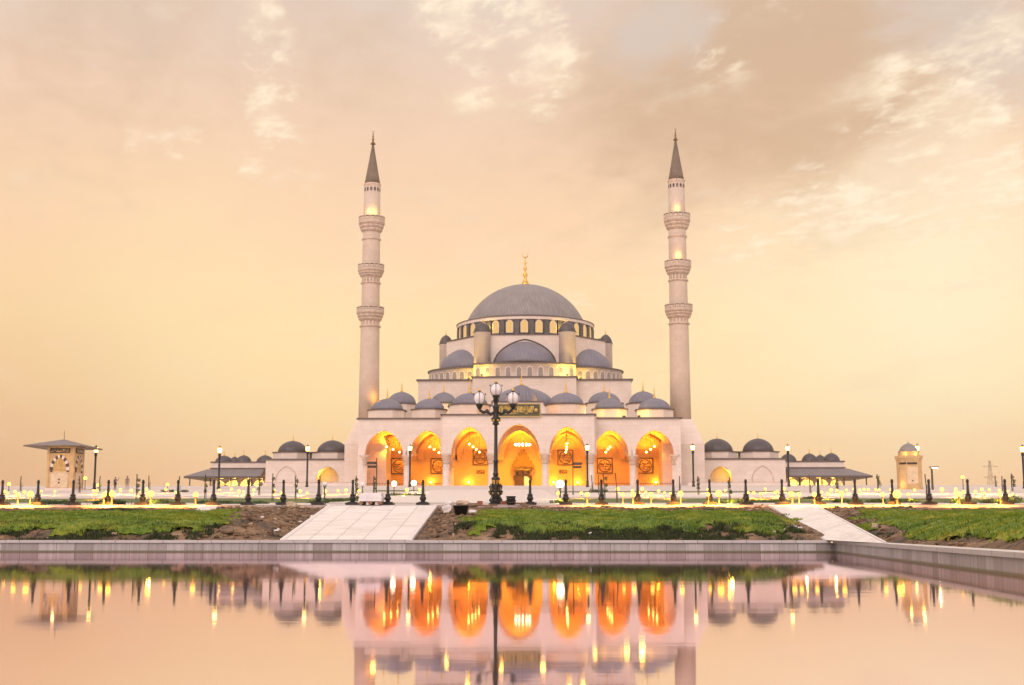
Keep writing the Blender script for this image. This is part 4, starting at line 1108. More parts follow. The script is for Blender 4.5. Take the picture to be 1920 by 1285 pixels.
def kiosk_right():
    Y = 175.0; k = Y/F; xc = wx(1710.5, Y, 880); zb, zt = wz(921, Y), wz(858, Y); H = zt-zb; hw = 20.5*k
    t = empty('domed_kiosk', (xc, Y+hw, zb), 'small octagonal sandstone kiosk with a grey dome, right of the right pavilion', 'kiosk')
    def octo(r, c): return [(-r+c, -r), (r-c, -r), (r, -r+c), (r, r-c), (r-c, r), (-r+c, r), (-r, r-c), (-r, -r+c)]
    mb = MB(); mb.prism(octo(hw, hw*.45), -.5, H); mb.build('body', M['sand'], t)
    mb = MB(); mb.prism(octo(hw*1.10, hw*.45), H-.15, H+.2); mb.prism(octo(hw*1.05, hw*.45), H-.4, H-.153); mb.prism(octo(hw*1.06, hw*.45), -.5, .35); mb.build('cornice', M['sand'], t)
    mb = MB(); mb.prism(octo(hw*.84, hw*.4), H+.203, H+.2+8*k); mb.build('drum', M['sand'], t)
    z2 = H+.2+8*k
    mb = MB(); mb.lathe([(hw*.88, 0), (hw*.88, .1)] + [(max(1e-4, hw*.80*math.cos(PI/2*i/12)), .1+15*k*(.75*math.sin(PI/2*i/12)+.25*(i/12)**2)) for i in range(13)], 32)
    d_ = mb.build('dome', M['lead2'], t, loc=(0, 0, z2))
    mb = MB(); finial(mb, 8*k, (0, 0, 15*k)); mb.build('finial', M['trim'], d_)
    mb = MB(); mb.box(-hw*.45, hw*.45, -hw-.06, -hw-.003, H-.98, H-.72)
    mb.box(-.5, .5, -.06, -.003, H-.98, H-.72, mx=Matrix.Translation((-hw+hw*.225, -hw+hw*.225, 0)) @ Matrix.Rotation(-PI/4, 4, 'Z')); mb.build('dark_slot', M['ink'], t)
    mb = MB(); mb.box(-hw*.48, hw*.48, -hw-.05, -hw-.003, .9, H-1.3); mb.build('lower_panel', M['sandlight'], t)
    mb = MB(); mb.ball((0, -hw-.06, H*.30), .1, 8, 6); mb.build('roundel', M['earthred'], t)
    lamp('cornice_light', (hw*.5, -hw*.98, H+.45), 26, (1, .62, .12), .15, t); lamp('cornice_light', (-hw*.6, -hw*.98, H+.45), 22, (1, .62, .12), .15, t)
    lamp('cornice_light', (-hw*1.2, -hw*.9, .8), 30, (1, .5, .1), .15, t)
kiosk_right()

# ------------------------------------------------------------------ bollards on the kerb
bx_px = [3, 70, 136, 202, 267, 333, 400, 465, 531, 597, 661, 727, 793, 994, 1061, 1128, 1196, 1263, 1331, 1399, 1467, 1535, 1605, 1674, 1774-2, 1818-4, 1888]
bx_px = [3, 70, 136, 202, 267, 333, 400, 465, 531, 597, 661, 727, 793, 994, 1061, 1128, 1196, 1263, 1331, 1399, 1467, 1535, 1604, 1674, 1743, 1816, 1886]
def make_bollard():
    t = empty('bollard', (0, 0, 0), '', 'bollard', 'black bollards along the kerb')
    mb = MB(); mb.box(-.26, .26, -.26, .26, 0, .085); mb.box(-.18, .18, -.18, .18, .085, .115); mb.build('base', M['black'], t)
    mb = MB(); mb.lathe([(.11, .115), (.085, .15), (.13, .21), (.14, .27), (.105, .34), (.085, .36), (.12, .38), (.12, .41), (.062, .44), (.052, .7), (.044, .90)], 16); mb.build('shaft', M['black'], t)
    mb = MB(); mb.lathe([(.046, .895), (.07, .905), (.07, .93), (.045, .94), (.06, .97), (.046, 1.0), (.02, 1.03), (.001, 1.035)], 16); mb.build('cap', M['black'], t)
    return t
def landmark_label(px):
    seg = [(-99, 90, 'left of the flat-roofed kiosk'), (90, 340, 'between the flat-roofed kiosk and the left pavilion'), (340, 500, 'in front of the left pavilion'),
           (500, 660, 'in front of the left domed wing'), (660, 835, 'in front of the two leftmost big arches'), (835, 1115, 'before the projecting middle arches'),
           (1115, 1300, 'in front of the two rightmost big arches'), (1300, 1475, 'in front of the right domed wing'), (1475, 1640, 'in front of the right pavilion'),
           (1640, 1740, 'by the small domed kiosk'), (1740, 1990, 'right of the small domed kiosk')]
    for a, b, s in seg:
        if a <= px < b: return s
ORD = ['first', 'second', 'third', 'fourth', 'fifth', 'sixth', 'seventh', 'eighth', 'ninth', 'tenth', 'eleventh', 'twelfth', 'thirteenth', 'fourteenth', 'fifteenth', 'sixteenth', 'seventeenth', 'eighteenth', 'nineteenth', 'twentieth']
def ord_labels(pxs, fmt, lone):
    """one label per px, counted from the left within each landmark's stretch"""
    order = sorted(range(len(pxs)), key=lambda i: pxs[i]); tot = {}; cnt = {}; out = [None]*len(pxs)
    for i in order: tot[landmark_label(pxs[i])] = tot.get(landmark_label(pxs[i]), 0)+1
    for i in order:
        s = landmark_label(pxs[i]); cnt[s] = cnt.get(s, 0)+1
        out[i] = lone.format(s) if tot[s] == 1 else fmt.format(ORD[cnt[s]-1], s)
    return out
proto = make_bollard()
labs = ord_labels(bx_px, 'black kerb bollard, {} from the left, {}', 'single black kerb bollard {}')
for i, px in enumerate(bx_px):
    o = proto if i == 0 else copy_tree(proto)
    yy = YK+.42 if 600 > px or px > 820 else YK+.5
    o.location = (wx(px, yy, 946), yy, gz(0, yy)+.012); o['label'] = labs[i]; o.rotation_euler = (0, 0, R(random.uniform(-3, 3)))

# ------------------------------------------------------------------ the three-globe lamp post
def lamp_post():
    Y = YK+1.4; k = Y/F; x = wx(929.5, Y, 946); zb = gz(0, Y)+.01
    t = empty('lamp_post', (x, Y, zb), 'ornate black lamp post with three unlit white globes and gilded base', 'lamp post')
    zz = lambda py: wz(py, Y, 930)-zb
    P = lambda px, py: (wx(px, Y, py)-x, 0, zz(py))
    mb = MB(); mb.lathe([(.46, -.02), (.46, .05), (.33, .09), (.38, .15), (.30, .22)], 12, smooth=False)
    mb.lathe([(.27, .22), (.22, .32), (.42, .42), (.44, .47), (.28, .53), (.23, .66), (.30, .74), (.22, .82), (.25, 1.02), (.30, 1.06), (.28, 1.10), (.17, 1.16), (.13, 1.22)], 12, smooth=True)
    for j in range(8):
        a = 2*PI*j/8; c, s = math.cos(a), math.sin(a)
        mb.tube([(c*.28, s*.28, .86), (c*.40, s*.40, .74), (c*.34, s*.34, .60), (c*.46, s*.46, .50)], [.045, .06, .04, .06], 6)
        mb.tube([(c*.25, s*.25, .05), (c*.40, s*.40, .18), (c*.26, s*.26, .34)], [.05, .07, .04], 6)
    mb.v = [(x_*.64, y_*.64, z_) for x_, y_, z_ in mb.v]; mb.build('base', M['black'], t)
    mb = MB()
    for j in range(8):
        a = 2*PI*(j+.5)/8; mx = Matrix.Rotation(a, 4, 'Z')
        mb.add([(.235, -.05, .84), (.235, .05, .84), (.272, .07, 1.02), (.272, -.07, 1.02), (.20, -.05, .84), (.20, .05, .84), (.20, .07, 1.02), (.20, -.07, 1.02)],
               [(0, 1, 2, 3), (0, 3, 7, 4), (1, 5, 6, 2), (0, 4, 5, 1), (3, 2, 6, 7)], mx=mx)
        mx = Matrix.Rotation(2*PI*j/8, 4, 'Z'); mb.box(.2, .305, -.035, .035, .58, .70, mx=mx); mb.ball((.45*math.cos(2*PI*(j+.5)/8), .45*math.sin(2*PI*(j+.5)/8), .46), .04, 6, 5)
    mb.v = [(x_*.66, y_*.66, z_) for x_, y_, z_ in mb.v]; mb.build('gilding', M['gold'], t)
    mb = MB(); z1 = zz(790)
    mb.lathe([(.135, 1.2), (.16, 1.24), (.16, 1.30), (.125, 1.34), (.12, 1.75), (.15, 1.78), (.15, 1.82), (.105, 1.86), (.09, z1-.2), (.10, z1-.1)], 16, flute=.05, nf=8); mb.v = [(x_*.74, y_*.74, z_) for x_, y_, z_ in mb.v]
    mb.build('column', M['black'], t)
    mb = MB(); mb.lathe([(.12, z1-.16), (.15, z1-.12), (.11, z1-.05), (.19, z1+.06), (.21, z1+.12), (.12, z1+.18), (.10, z1+.3), (.12, zz(766)), (.15, zz(763)), (.09, zz(759)), (.08, zz(754)), (.13, zz(752)), (.10, zz(748)), (.13, zz(745.5))], 12); mb.build('collar', M['black'], t)
    mb = MB()
    for j in range(6): a = 2*PI*j/6; mb.ball((.17*math.cos(a), .17*math.sin(a), z1+.03), .05, 6, 5)
    mb.build('gilding', M['gold'], t)
    for s in (-1, 1):
        pc = 930+s*31
        a = MB(); a.tube([P(930+s*3, 773), P(930+s*10, 777), P(930+s*17, 772.5), P(930+s*24, 773.5), P(930+s*29.5, 770), P(930+s*31.5, 764), P(pc, 760)], [.05, .075, .06, .07, .06, .05, .05], 8)
        a.tube([P(930+s*13, 774), P(930+s*16, 768), P(930+s*20, 770)], .035, 6)
        a.build('arm', M['black'], t)
    for pc, pyc in ((899, 747.5), (930.2, 731.5), (962, 747.5)):
        c = P(pc, pyc); r = 11.6*k
        g = MB(); g.ball((0, 0, 0), r, 24, 16, 1.05); gl = g.build('globe', M['globe'], t, loc=c)
        q = MB()
        for j in range(6):
            a = 2*PI*j/6+PI/2; q.tube([(1.03*r*math.cos(a)*math.cos(b), 1.03*r*math.sin(a)*math.cos(b), 1.08*r*math.sin(b)) for b in [-PI/2+PI*i/14 for i in range(15)]], .011, 5)
            q.ball((1.12*r*math.cos(a), 1.12*r*math.sin(a), r*.72), .026, 6, 5)
        q.lathe([(.05, -1.85*r), (.10, -1.5*r), (.6*r, -1.08*r), (.62*r, -.86*r), (.5*r, -.84*r)], 16); q.lathe([(.34*r, .97*r), (.3*r, 1.1*r), (.12*r, 1.22*r)], 12); q.build('cage', M['black'], gl)
        q = MB(); q.lathe([(.15*r, 1.2*r), (.28*r, 1.32*r), (.12*r, 1.46*r), (.16*r, 1.55*r), (.001, 1.75*r)], 10); q.build('cap', M['gold'], gl)
lamp_post()

# ------------------------------------------------------------------ tall street lamps with burning lanterns
sl_px = [(180, 844, 96), (412, 845, 98), (577, 842, 110), (769, 841, 110), (1101, 840, 108), (1299, 840, 110), (1477, 841, 110), (1720, 841, 104), (1917, 843, 96)]
labs = ['tall dark street lamp with burning lantern just right of the flat-roofed kiosk', 'tall leaning street lamp burning in front of the left pavilion', 'tall street lamp burning between the two domes of the left wing',
        'tall street lamp burning before the pillar between the two leftmost big arches', 'tall street lamp burning before a pillar right of the doorway, beside the signpost', 'tall street lamp burning before the pedestal of the right minaret',
        'tall street lamp burning where the right wing meets its pavilion', 'street lamp burning behind the dome of the small domed kiosk', 'tall street lamp burning at the right-hand end of the forecourt']
for i, (px, py, Y) in enumerate(sl_px):
    Y *= K; p = W(px, py, Y); g = gz(p.x, Y)
    lean = W(px+(3 if px > 900 else -3), 915, Y)
    t = empty('street_lamp', (p.x, Y, g), labs[i], 'street lamp', 'tall street lamps of the forecourt')
    h = p.z-g
    m = MB(); m.lathe([(.28, -.1), (.28, .15), (.2, .25), (.2, .9), (.15, 1.0), (.15, h-1.0)], 10); m.build('pole', M['black'], t)
    m = MB(); m.lathe([(.10, h-1.0), (.22, h-.85), (.18, h-.55), (.30, h-.42), (.30, h-.36)], 10); m.lathe([(.36, h+.36), (.2, h+.5), (.04, h+.62), (.001, h+.8)], 10)
    for j in range(6):
        a = 2*PI*j/6; m.tube([(.29*math.cos(a), .29*math.sin(a), h-.4), (.33*math.cos(a), .33*math.sin(a), h+.37)], .018, 4)
    m.build('frame', M['black'], t)
    m = MB(); m.lathe([(.001, -.36), (.25, -.34), (.31, .1), (.29, .34), (.001, .36)], 12); m.build('lantern', M['lantern'], t, loc=(0, 0, h))
# road lamp on an arm, right of the small kiosk
p = W(1752, 878, 90*K); g = gz(p.x, 90*K)
t = empty('area_lamp', (p.x-.35, 90*K, g), 'post with a flat hooded lamp glowing right of the domed kiosk', 'street lamp'); h = p.z-g
m = MB(); m.tube([(0, 0, -.1), (0, 0, h+.1)], [.16, .12], 8); m.tube([(0, 0, h-.1), (-.2, 0, h-.1)], .06, 6); m.build('post', M['stake'], t)
m = MB(); m.box(-.25, .85, -.35, .35, h+.05, h+.22); m.build('hood', M['steel'], t)
m = MB(); m.box(-.05, .75, -.25, .25, h-.0, h+.047); m.build('lens', M['whitelit'], t); lamp('hood_light', (.4, 0, h-.2), 30, (1, .8, .3), .1, t)

# ------------------------------------------------------------------ garden lights
gl_px = [(9, 922), (15, 925), (28, 922), (34, 930), (46, 923, 2), (57, 932, 2), (78, 921), (103, 921.5), (175, 920), (182, 920), (177, 927), (199, 923), (195, 929), (210, 931, 2), (209, 921), (226, 919),
    (246, 920), (261, 922), (276, 925), (283, 930, 2), (275, 917.5), (311, 918), (329, 924), (367, 931), (412, 919), (434, 917), (448, 921), (457, 922), (476, 919),
    (515, 920), (528, 925), (563, 921), (576, 925), (610, 921), (634, 920), (649, 919), (673, 920), (763, 919, 2), (787, 918),
    (1047, 925, 2), (1090, 925), (1101, 936), (1158, 917, 2), (1168, 936), (1187, 938), (1186, 921), (1197, 924),
    (1204, 917), (1211, 923), (1221, 929), (1235, 921), (1246, 924), (1257, 926), (1276, 928, 2), (1327, 918), (1328, 931), (1348, 930, 2), (1360, 920), (1403, 924), (1413, 925, 2), (1427, 926), (1435, 917),
    (1453, 924), (1458, 922), (1470, 916.5), (1481, 925), (1485, 928), (1498, 929), (1527, 934), (1541, 923), (1552, 926), (1558, 919), (1569, 920, 2), (1578, 929, 2), (1587, 919), (1601, 917), (1612, 919), (1620, 918), (1628, 918), (1642, 918), (1648, 919), (1655, 929), (1670, 918),
    (1682, 933, 3), (1703, 927), (1715, 919), (1766, 918, 2), (1792, 917.5), (1791, 923), (1798, 930), (1807, 923, 2), (1829, 922), (1841, 918), (1846, 925), (1855, 919), (1875, 930), (1874, 920), (1899, 927), (1890, 921)]
def make_glight(r, hh):
    t = empty('garden_light', (0, 0, 0), '', 'garden light', 'small garden lights glowing across the forecourt')
    m = MB(); m.lathe([(.07, -.05), (.07, .03), (.028, .05), (.024, hh-r*1.3), (.06, hh-r*1.1), (.07, hh-r*.85)], 8); m.build('post', M['stake'], t)
    m = MB(); m.ball((0, 0, 0), r, 12, 8); m.build('globe', M['gbulb'], t, loc=(0, 0, hh)); return t
protos = {1: make_glight(.095, .42), 2: make_glight(.125, .46), 3: make_glight(.14, .42)}; used = set()
labs = ord_labels([p[0] for p in gl_px], 'small glowing garden light, {} from the left, {}', 'single small glowing garden light {}')
for i, p in enumerate(gl_px):
    kx = p[2] if len(p) > 2 else 1
    o = protos[kx] if kx not in used else copy_tree(protos[kx]); used.add(kx)
    hh = {1: .42, 2: .46, 3: .42}[kx]; q = G(p[0], p[1], hh); o.location = q; s = max(1, q.y/48.0/K)*random.uniform(.75, 1.2)
    o.scale = (s, s, 1); o['label'] = labs[i]
    for ch in o.children:
        if ch.name.startswith('globe'): ch.scale = (1, 1, s)
    if kx == 3: o['label'] = 'brightest garden light, dazzling on the ground by the small domed kiosk'
    lamp('glow', (0, -.36, .42), {1: 330, 2: 480, 3: 600}[kx]*min(1.4, max(.4, q.y/115)), (1, .38, .05), .12, o, 'SPOT', 170)
# taller globes on posts
for px, py, yb, r_, lit, lab in ((609, 908.5, 937, 4.6, 0, 'white unlit globe lamp on a short black post before the left archway'), (680, 908.5, 925, 4.4, 0, 'white unlit globe lamp behind the stack of marble slabs'),
        (739, 907, 926, 5.0, 1, 'bright white globe lamp below the outermost left plaque'), (776, 906, 922, 5.2, 1, 'bright white globe lamp at the foot of a tall street lamp, left arcade'),
        (1050, 908, 941, 7.5, 1, 'big dazzling white globe lamp by the kerb right of the avenue'), (17, 908, 921, 3.2, 2, 'tiny glowing globe on a post at the left edge'), (160, 897, 917, 3.2, 2, 'glowing globe on a short post beside the flat-roofed kiosk'),
        (184, 910, 921, 3.0, 2, 'glowing globe on a post at the foot of the leftmost tall street lamp'), (314, 909, 920, 3.0, 2, 'glowing globe far off between kiosk and left pavilion'), (1805, 895, 918, 3.2, 2, 'faint yellow globe light on a post right of the hooded lamp')):
    q = G(px, yb); c = W(px, py, q.y); r = r_*q.y/F; h = c.z-q.z
    t = empty('globe_lamp', (c.x, q.y, q.z), lab, 'globe lamp', 'globe lamps on posts')
    m = MB(); m.lathe([(.09, -.1), (.09, .1), (.05, .14), (.045, h-r*1.25), (.11, h-r*1.1), (.12, h-r*.85)], 8); m.build('post', M['black'], t)
    m = MB(); m.ball((0, 0, 0), r, 16, 10); m.build('globe', [M['globe'], M['whitelit'], M['gbulb']][lit], t, loc=(0, 0, h))
# ------------------------------------------------------------------ young staked trees
def leaves(mb, c, rx, rz, n, sz, rnd):
    for _ in range(n):
        while True:
            p = Vector((rnd.uniform(-1, 1), rnd.uniform(-1, 1), rnd.uniform(-1, 1)))
            if p.length <= 1: break
        q = Vector((c[0]+p.x*rx, c[1]+p.y*rx, c[2]+p.z*rz)); a = Vector((rnd.gauss(0, 1), rnd.gauss(0, 1), rnd.gauss(0, 1))).normalized()
        b = a.cross(Vector((rnd.gauss(0, 1), rnd.gauss(0, 1), .3))).normalized(); s = sz*rnd.uniform(.6, 1.3)
        mb.add([q-a*s, q+b*s*.45, q+a*s, q-b*s*.45], [(0, 1, 2, 3)])
sp_px = [(38, 893, 921, 0), (148, 893, 924, 0), (186, 893, 922, 0), (255, 889, 938, 1), (279, 892, 918, 0), (335, 893, 938, 0), (384, 890, 936, 1), (485, 893, 929, 1), (510, 888, 940, 1), (553, 892, 937, 1),
         (600, 892, 927, 0), (667, 892, 931, 1), (700, 892, 926, 1), (1110, 891, 925, 0), (1122, 891, 926, 0), (1133, 888, 938, 1), (1156, 887, 943, 0), (1274, 893, 923, 0), (1309, 893, 928, 1), (1368, 895, 936, 1),
         (1519, 891, 925, 0), (1569, 893, 925, 1), (1646, 889, 919, 1), (1737, 889, 940, 0), (1867, 892, 913, 0), (1880, 893, 921, 0), (1898, 888, 921, 1)]
labs = ord_labels([p[0] for p in sp_px], 'thin staked young tree, {} from the left, {}', 'single staked young tree {}')
rn = random.Random(21)
for i, (px, yt, yb, fol) in enumerate(sp_px):
    q = G(px, yb); top = W(px, yt, q.y); h = top.z-q.z; k = q.y/F
    t = empty('staked_sapling', (q.x, q.y, q.z), labs[i], 'young tree', 'staked young trees of the forecourt')
    m = MB(); r = max(.035, 1.1*k); m.tube([(0, 0, -.1), (rn.uniform(-.04, .04), 0, h*.5), (rn.uniform(-.06, .06), 0, h)], [r, r*.9, r*.8], 6); m.build('stake', M['stake'], t)
    m = MB(); m.tube([(r*2.2, .03, -.05), (r*1.6, .02, h*.35), (r*2.5, 0, h*.62)], [r*.5, r*.45, r*.25], 5); m.build('trunk', M['stake'], t)
    m = MB()
    n = 150 if fol else 14
    for j in range(3 if fol else 1):
        leaves(m, (r*2+rn.uniform(-2.5, 2.0)*k, rn.uniform(-1, 1)*k, h*(.35+.22*j)+rn.uniform(-1, 1)*k), 3.4*k if fol else 1.6*k, 4.0*k, n//3, 1.5*k, rn)
    m.build('foliage', M['leaf2'] if rn.random() < .5 else M['leaf'], t)

# hedges and flower beds behind the kerb
hb = [(62, 128, 945, 938, 1), (80, 135, 947, 939, 0), (139, 200, 947, 938, 0), (206, 262, 947, 938, 0), (268, 300, 945, 937, 2), (360, 398, 946, 938, 0), (404, 462, 946, 939, 0), (468, 500, 946, 940, 0), (568, 600, 944, 938, 0),
      (602, 665, 941, 934, 1), (664, 690, 936, 930, 1), (722, 790, 930, 925, 2), (1340, 1398, 945, 936, 2), (1402, 1440, 943, 937, 1), (1442, 1470, 943, 937, 1), (1510, 1548, 936, 931, 0), (1556, 1602, 943, 936, 1), (1606, 1672, 943, 936, 1), (1690, 1735, 943, 936, 2),
      (1776, 1812, 944, 935, 2), (1860, 1885, 945, 934, 2), (1892, 1925, 945, 930, 1), (1106, 1136, 924, 916, 0), (300, 345, 923, 918, 0), (1040, 1062, 944, 936, 2)]
labs = ord_labels([(a+b)/2 for a, b, *_ in hb], 'low leafy shrub bed, {} from the left, {}', 'single low bed of leafy shrubs {}')
for i, (a, b, yb, yt, kd) in enumerate(hb):
    qa, qb = G(a, yb), G(b, yb); k = qa.y/F; h = (yb-yt)*k*1.05; L_ = qb.x-qa.x
    t = empty('shrub_bed', ((qa.x+qb.x)/2, qa.y+.5, qa.z), labs[i], 'shrubs', 'low shrub beds behind the kerb')
    m = MB(); n = int(220+L_*170)
    for j in range(max(4, int(L_*3))):
        cx_ = rn.uniform(-L_/2, L_/2); leaves(m, (cx_, rn.uniform(-.5, .7), h*rn.uniform(.25, .55)), .32, h*.5, n//max(4, int(L_*3)), .07, rn)
    m.build('foliage', [M['leaf'], M['leaf2'], M['leaf2']][kd], t)
    m = MB()
    for j in range(6): x = rn.uniform(-L_/2, L_/2); m.tube([(x, rn.uniform(-.3, .4), -.05), (x+rn.uniform(-.1, .1), .1, h*.6)], .012, 4)
    m.build('stem', M['stake'], t)
    if kd == 2: lamp('bed_light', (0, -.55, .25), 40, (1, .70, .12), .1, t)

# ------------------------------------------------------------------ signposts
def signpost(px, ytop, ybot, side, label, boards):
    q = G(px, ybot); Y = q.y; k = Y/F; h = W(px, ytop, Y).z-q.z
    t = empty('signpost', (q.x, Y, q.z), label, 'signpost', 'signposts of the forecourt')
    m = MB(); m.lathe([(1.6*k, -.1), (1.6*k, .1), (.95*k, .16), (.85*k, h-.1), (1.2*k, h-.08), (.1*k, h+.06)], 10); m.build('post', M['black'], t)
    for j, (yt, yb2, ln) in enumerate(boards):
        z0, z1 = W(px, yb2, Y).z-q.z, W(px, yt, Y).z-q.z; xa, xb = side*1.0*k, side*ln*k
        m = MB(); zz = (z0+z1)/2
        pl = [(xa, z0), (xb-side*2*k, z0), (xb, zz), (xb-side*2*k, z1), (xa, z1)]
        m.xz(pl, -.04, .04); b = fixn(m.build('sign_board', M['black'], t))
        m = MB(); rn3 = random.Random(j); c = sorted((xa+side*2*k, xb-side*3*k)); scribble(m, c[0], c[1], z0+.09, z1-.09, -.045, .007, 9, rn3); m.build('lettering', M['greycloth'], b)
signpost(705.5, 859, 926, -1, 'black signpost with two boards pointing left beside the leftmost arch', [(866, 871, 19), (873, 877.5, 18)])
signpost(1074.5, 861, 928, 1, 'black signpost with two boards pointing right before the arch right of the doorway', [(867.5, 872, 18), (874, 878, 17)])

# ------------------------------------------------------------------ two people far off on the left
def skin(name, nodes, edges, m, parent, root=0, lv=1):
    me = bpy.data.meshes.new(name); me.from_pydata([n[0] for n in nodes], edges, []); me.materials.append(m)
    o = bpy.data.objects.new(name, me); C.objects.link(o); o.parent = parent
    o.modifiers.new('skin', 'SKIN'); 
    for i, n in enumerate(nodes):
        r = n[1] if isinstance(n[1], tuple) else (n[1], n[1]); me.skin_vertices[0].data[i].radius = r; me.skin_vertices[0].data[i].use_root = (i == root)
    s = o.modifiers.new('sub', 'SUBSURF'); s.levels = lv; s.render_levels = lv
    o.modifiers['skin'].use_smooth_shade = True
    return o
def person(px, yt, yb, label, shirt, trousers, armup, rz):
    q = G(px, yb); Y = q.y; h = W(px, yt, Y).z-q.z; s = h/1.74
    t = empty('person', (q.x, Y, q.z), label, 'person', None, rz); t.scale = (s, s, s)
    J = {'pel': (0, 0, .93), 'wst': (0, 0, 1.08), 'chs': (0, -.01, 1.30), 'nk': (0, 0, 1.47), 'hd0': (0, -.015, 1.56), 'hd1': (0, -.02, 1.66),
         'hL': (-.10, 0, .90), 'kL': (-.12, -.02, .50), 'aL': (-.13, .02, .09), 'tL': (-.14, -.15, .035), 'hR': (.10, 0, .90), 'kR': (.12, -.02, .50), 'aR': (.13, .02, .09), 'tR': (.15, -.15, .035),
         'sL': (-.19, 0, 1.40), 'eL': (-.26, .02, 1.13), 'wL': (-.25, -.07, .88), 'pL': (-.25, -.10, .80), 'sR': (.19, 0, 1.40)}
    if armup: J.update(eR=(.30, -.16, 1.26), wR=(.24, -.36, 1.46), pR=(.23, -.40, 1.53))
    else: J.update(eR=(.26, .02, 1.13), wR=(.24, -.07, .88), pR=(.24, -.10, .80))
    RD = dict(pel=(.15, .11), wst=(.135, .10), chs=(.165, .115), nk=.055, hd0=(.075, .09), hd1=(.078, .095), hL=.09, kL=.058, aL=.042, tL=.035, hR=.09, kR=.058, aR=.042, tR=.035,
              sL=.06, eL=.042, wL=.03, pL=.032, sR=.06, eR=.042, wR=.03, pR=.032)
    E = [('pel', 'wst'), ('wst', 'chs'), ('chs', 'nk'), ('nk', 'hd0'), ('hd0', 'hd1'), ('pel', 'hL'), ('hL', 'kL'), ('kL', 'aL'), ('aL', 'tL'), ('pel', 'hR'), ('hR', 'kR'), ('kR', 'aR'), ('aR', 'tR'),
         ('chs', 'sL'), ('sL', 'eL'), ('eL', 'wL'), ('wL', 'pL'), ('chs', 'sR'), ('sR', 'eR'), ('eR', 'wR'), ('wR', 'pR')]
    nodes = [(J[n], RD[n]) for n in J]; ix = {n: i for i, n in enumerate(J)}
    edges = [(ix[a], ix[b]) for a, b in E]
    # fingers of both hands
    for sd in ('L', 'R'):
        p = Vector(J['p'+sd]); w_ = Vector(J['w'+sd]); d = (p-w_).normalized()
        for j in range(4):
            i0 = len(nodes); nodes += [(tuple(p+d*.045+Vector((.0, (j-1.5)*.022, 0))), .009), (tuple(p+d*(.08+.01*(j in (1, 2)))+Vector((0, (j-1.5)*.024, 0))), .008)]; edges += [(ix['p'+sd], i0), (i0, i0+1)]
        i0 = len(nodes); nodes.append((tuple(p+d*.02+Vector((0, -.055, 0))), .010)); edges.append((ix['p'+sd], i0))
    skin('body', nodes, edges, M['skin'], t, 0)
    T = ['wst', 'chs', 'nk', 'sL', 'eL', 'sR', 'eR', 'pel']; tx = {n: i for i, n in enumerate(T)}
    g = lambda r, f: tuple(a*f for a in r) if isinstance(r, tuple) else r*f
    nd = [(J[n], g(RD[n], 1.16) if n != 'nk' else .062) for n in T]; nd[2] = (Vector(J['nk'])-Vector((0, 0, .03)), .064)
    skin('shirt', [(tuple(a), b) for a, b in nd], [(tx['pel'], tx['wst']), (tx['wst'], tx['chs']), (tx['chs'], tx['nk']), (tx['chs'], tx['sL']), (tx['sL'], tx['eL']), (tx['chs'], tx['sR']), (tx['sR'], tx['eR'])], shirt, t, 7)
    T = ['pel', 'hL', 'kL', 'aL', 'hR', 'kR', 'aR']; tx = {n: i for i, n in enumerate(T)}
    skin('trousers', [(J[n], g(RD[n], 1.2)) for n in T], [(0, 1), (1, 2), (2, 3), (0, 4), (4, 5), (5, 6)], trousers, t, 0)
    m = MB(); m.lathe([(.094, -.02), (.098, .03), (.08, .075), (.04, .10), (.001, .105)], 14, (0, .005, 1.665), sy=1.12)
    m.build('hair', M['hair'], t)
    m = MB()
    for sx in (-1, 1): m.ball((sx*.03, -.105, 1.625), .010, 6, 5)
    m.box(-.022, .022, -.112, -.10, 1.565, 1.573); m.build('face', M['hair'], t)
    m = MB(); m.add([(-.013, -.10, 1.585), (.013, -.10, 1.585), (0, -.135, 1.59), (0, -.102, 1.63)], [(0, 1, 2), (0, 2, 3), (1, 3, 2)])
    for sx in (-1, 1): m.ball((sx*.092, .0, 1.61), .02, 6, 5)
    m.build('nose_and_ears', M['skin'], t)
    if armup:
        p = Vector(J['pR']); m = MB(); m.box(-.04, .04, -.007, .007, 0, .15); o = m.build('phone', M['rubber'], None)
        tag(o, 'dark phone raised in the hand of the person in blue', 'phone'); o.location = Vector((q.x, Y, q.z)) + Matrix.Rotation(rz, 3, 'Z') @ (p+Vector((0, -.05, .03)))*s; o.scale = (s, s, s); o.rotation_euler = (0, 0, rz)
    return t
person(215.5, 895, 918.5, 'person in blue shirt raising a phone with one arm, left of the pavilion', M['blueshirt'], M['darkcloth'], True, R(60))
person(238, 893, 917.5, 'person in pale grey clothes standing right of the one in blue', M['greycloth'], M['greycloth'], False, R(20))

# ------------------------------------------------------------------ building-site odds and ends
def lump(name, px, py, w, h, m, label, cat, d=None, group=None, seed=0, onb=True):
    """angular stone or sack: a noisy, flattened block"""
    q = hit(px, py); k = q.y/F; W_, H_ = w*k/2, h*k; D_ = (d or w*.7)*k/2
    r = random.Random(seed); mb = MB(); nu, nv = 12, 7; vs = []
    mb.lathe([(max(1e-4, math.sin(PI*i/nv)**.55), -math.cos(PI*i/nv)) for i in range(nv+1)], nu, smooth=False)
    out = []
    for x, y, z in mb.v:
        f = 1+.28*noise.noise((x*1.3+seed, y*1.3, z*1.3))+.12*noise.noise((x*4+seed, y*4, z*4))
        out.append((x*W_*f, y*D_*f, (z*.5+.42)*H_*f))
    mb.v = out; o = mb.build(name, m, loc=q); return tag(o, label, cat, group)
def hit(px, py):
    """where a pixel's ray meets the bank between pool and kerb"""
    d = ray(px, py); t = 20.0
    while t < 75:
        y = d.y*t
        if CZ+d.z*t < gz(d.x*t, y): break
        t += .02
    return Vector((d.x*t, d.y*t, gz(d.x*t, d.y*t)))
